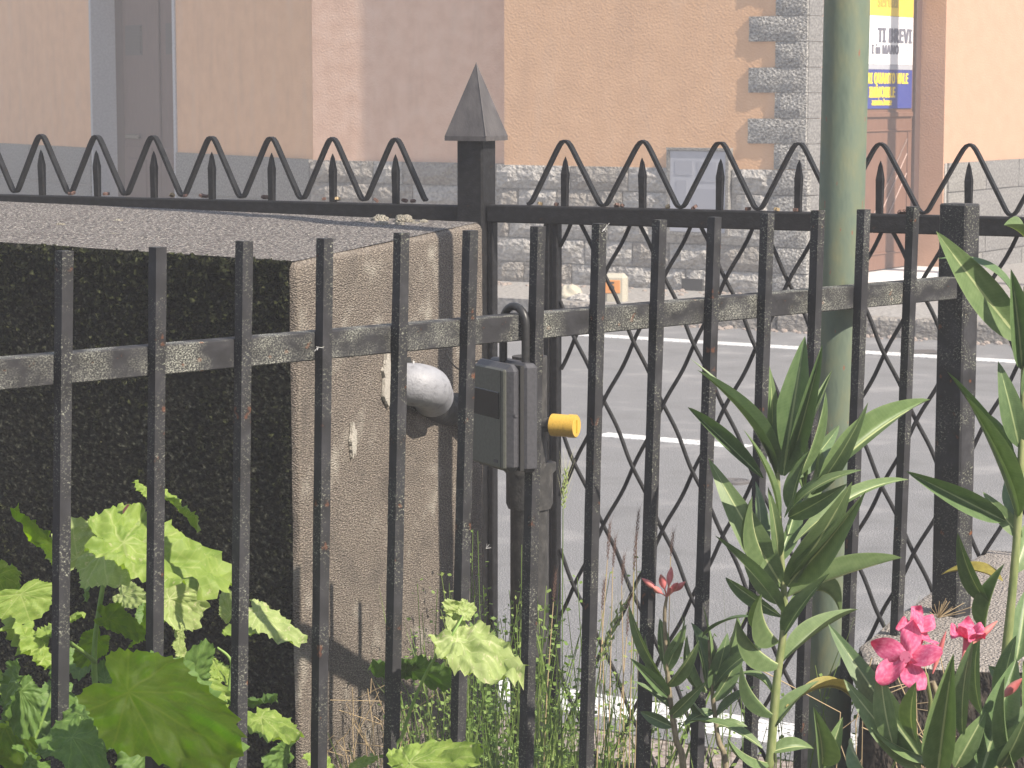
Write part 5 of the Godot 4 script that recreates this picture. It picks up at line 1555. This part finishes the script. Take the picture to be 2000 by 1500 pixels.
func blade(st: SurfaceTool, foot: Vector3, tip: Vector3, w: float, bow: Vector3) -> void:
	var side := (tip - foot).cross(Vector3(rng.randf_range(-1, 1), 0.2, rng.randf_range(-1, 1))).normalized()
	var prev := []
	for i in 7:
		var t := i / 6.0
		var p := foot.lerp(tip, t) + bow * 4.0 * t * (1.0 - t)
		var h := side * w * 0.5 * (1.0 - t * t * 0.95)
		if prev.size():
			quad(st, prev[0], prev[1], p + h, p - h, Vector3(0, 0.3, 1))
		prev = [p - h, p + h]

func build_weeds() -> void:
	# grass blades and leafy herbs round the foot of the pipe, too many to count
	var st := mesh_tool()
	for k in 230:
		var z := rng.randf_range(-4.7, -3.62)
		var px := rng.randfn(0.006, 0.032) if k < 160 else rng.randf_range(-0.02, 0.17)
		var x := px * -z
		var tall := rng.randf_range(0.38, 0.74) * (1.0 if k < 230 else 0.85)
		var foot := Vector3(x, 0.0, z)
		blade(st, foot, foot + Vector3(rng.randfn(0.0, 0.11), tall, rng.randfn(0.0, 0.10)), rng.randf_range(0.0025, 0.0075), Vector3(rng.randfn(0.0, 0.03), 0.02, rng.randfn(0.0, 0.03)))
	for q in [[-0.02, 0.80, -3.95, 0.045, 0.010], [0.06, 0.82, -3.95, -0.05, 0.009], [0.03, 0.78, -3.9, 0.06, 0.008]]:
		blade(st, Vector3(q[0], 0.35, q[2]), Vector3(q[0] + q[3], q[1], q[2] + 0.05), q[4], Vector3(-q[3] * 0.5, 0.03, 0.0))
	var g := part("grass", st.commit(), M.grass, self)
	g.set_meta("label", "tall grass blades growing round the foot of the dark pipe")
	g.set_meta("category", "grass")
	g.set_meta("kind", "stuff")
	st = mesh_tool()
	var tw := mesh_tool()
	for k in 300:
		var z := rng.randf_range(-4.6, -3.66)
		var px := rng.randfn(0.0, 0.022) if k < 230 else rng.randf_range(-0.045, 0.16)
		var foot := Vector3(px * -z, 0.0, z)
		var tall := rng.randf_range(0.42, 0.72) if k < 230 else rng.randf_range(0.38, 0.56)
		if k % 9 == 0:
			tall += 0.10
		var tip := foot + Vector3(rng.randfn(0.0, 0.09), tall, rng.randfn(0.0, 0.08))
		tube(tw, [foot, foot.lerp(tip, 0.5) + Vector3(rng.randfn(0, 0.012), 0, rng.randfn(0, 0.012)), tip], [0.0016, 0.0012, 0.0006], 4, false)
		for i in 34:
			var t := rng.randf_range(0.35, 1.0)
			var p := foot.lerp(tip, t)
			var dir := Vector3(rng.randf_range(-1, 1), rng.randf_range(-0.3, 0.7), rng.randf_range(-1, 1)).normalized()
			var q := p + dir * rng.randf_range(0.003, 0.016)
			var s := rng.randf_range(0.005, 0.013)
			var nrm := Vector3(rng.randf_range(-0.6, 0.9), 0.8, rng.randf_range(-0.4, 0.9)).normalized()
			var sd := dir.cross(nrm).normalized() * s * 0.38
			quad(st, q, q + dir * s * 0.5 + sd, q + dir * s, q + dir * s * 0.5 - sd, nrm)
	st.append_from(tw.commit(), 0, Transform3D.IDENTITY)
	var hb := part("herbs", st.commit(), M.herb, self)
	hb.set_meta("label", "small leaved weeds tangled at the foot of the concrete block and pipe")
	hb.set_meta("category", "weeds")
	hb.set_meta("kind", "stuff")
	# dry straw against the block and on the low wall
	st = mesh_tool()
	for k in 26:
		var foot := Vector3(rng.randf_range(-0.30, -0.19), rng.randf_range(0.36, 0.48), rng.randf_range(-4.25, -4.1))
		tube(st, [foot, foot + Vector3(rng.randfn(0, 0.02), rng.randf_range(0.05, 0.11), rng.randfn(0, 0.01)), foot + Vector3(rng.randfn(0, 0.05), rng.randf_range(0.08, 0.15), 0.01)], 0.0007, 4, false)
	for k in 40:
		var foot := Vector3(rng.randf_range(0.50, 0.80), rng.randf_range(0.3, 0.5), rng.randf_range(-3.9, -3.7))
		tube(st, [foot, foot + Vector3(rng.randfn(0, 0.02), rng.randf_range(0.08, 0.2), rng.randfn(0, 0.02)), foot + Vector3(rng.randfn(0, 0.06), rng.randf_range(0.15, 0.28), 0.01)], 0.0009, 4, false)
	for k in 22:
		var foot := Vector3(0.735, 0.70, -4.16)
		tube(st, [foot, foot + Vector3(rng.randfn(0.01, 0.018), rng.randf_range(0.01, 0.04), rng.randf_range(-0.01, 0.04))], 0.0006, 4, false)
	var s := part("straw", st.commit(), M.straw, self)
	s.set_meta("label", "dry bent straw against the concrete and the low wall")
	s.set_meta("category", "straw")
	s.set_meta("kind", "stuff")

	# grass ears one can tell apart
	ear("green_grass_ear", "upright pale green bristly ear beside the yellow plug", [Vector3(0.08, 0.0, -3.92), Vector3(0.081, 0.6, -3.9), Vector3(0.082, 0.935, -3.9)], Vector3(0.087, 1.0, -3.9), 0.0045, M.ear_green, 0.035, "")
	ear("green_grass_ear", "big leaning green bristly ear near the small budding oleander", [Vector3(0.10, 0.0, -3.8), Vector3(0.115, 0.5, -3.76), Vector3(0.138, 0.72, -3.75)], Vector3(0.172, 0.815, -3.74), 0.0062, M.ear_green, 0.05, "")
	var spots := [[1185, 0.90, 0.06], [1200, 0.86, 0.05], [1216, 0.835, 0.05], [1236, 0.88, 0.06], [1246, 0.905, 0.05], [1262, 0.80, 0.045], [1310, 0.88, 0.04], [1176, 0.80, 0.05], [1225, 0.765, 0.06], [1082, 0.80, 0.05], [1160, 0.70, 0.05]]
	spots.sort_custom(func(p, q): return p[0] < q[0])
	var count_words := ["first", "second", "third", "fourth", "fifth", "sixth", "seventh", "eighth", "ninth", "tenth", "eleventh"]
	for k in spots.size():
		var label: String = "%s slender dry brown grass ear from the pipe towards the tall oleander" % count_words[k]
		var x: float = (spots[k][0] - 1000.0) / 4800.0 * 4.05
		var y: float = spots[k][1]
		var foot := Vector3(x - 0.02 + 0.01 * (k % 3), 0.0, -4.05 + 0.03 * (k % 4))
		ear("brown_grass_ear", label, [foot, foot + Vector3(0.005, y * 0.6, 0.0), Vector3(x, y - spots[k][2], foot.z)], Vector3(x + 0.004, y, foot.z), 0.0022, M.ear_brown, 0.012, "dry grass ears before the road")

func ear(called: String, label: String, stalk: Array, tip: Vector3, r: float, mat: Material, awn: float, group: String) -> void:
	var root := rooted(called, label, "grass", stalk[0], group)
	local_stem("stalk", stalk, 0.0011, 0.0007, M.grass if awn > 0.02 else M.straw, root)
	var base: Vector3 = stalk[stalk.size() - 1]
	var axis := tip - base
	var st := mesh_tool()
	var wn := mesh_tool()
	var x := axis.normalized().cross(Vector3(0, 0, 1)).normalized()
	var z := x.cross(axis.normalized())
	for k in 22:
		var t := k / 22.0
		var ang := k * 2.4
		var dir := x * cos(ang) + z * sin(ang)
		var p := base + axis * t - root.position
		var h := axis.normalized() * axis.length() * 0.12
		var rr := r * (0.55 + 0.45 * sin(PI * (0.15 + 0.75 * t)))
		tube(st, [p, p + h * 0.5 + dir * rr, p + h + dir * rr * 0.8], [rr * 0.2, rr * 0.42, rr * 0.08], 5, false)
		tube(wn, [p + h + dir * rr * 0.8, p + h + dir * rr * 0.9 + axis.normalized() * awn + dir * awn * 0.28], [0.00022, 0.0001], 3, false)
	part("grain_head", st.commit(), mat, root)
	part("awns", wn.commit(), M.awn if awn > 0.02 else M.ear_brown, root)
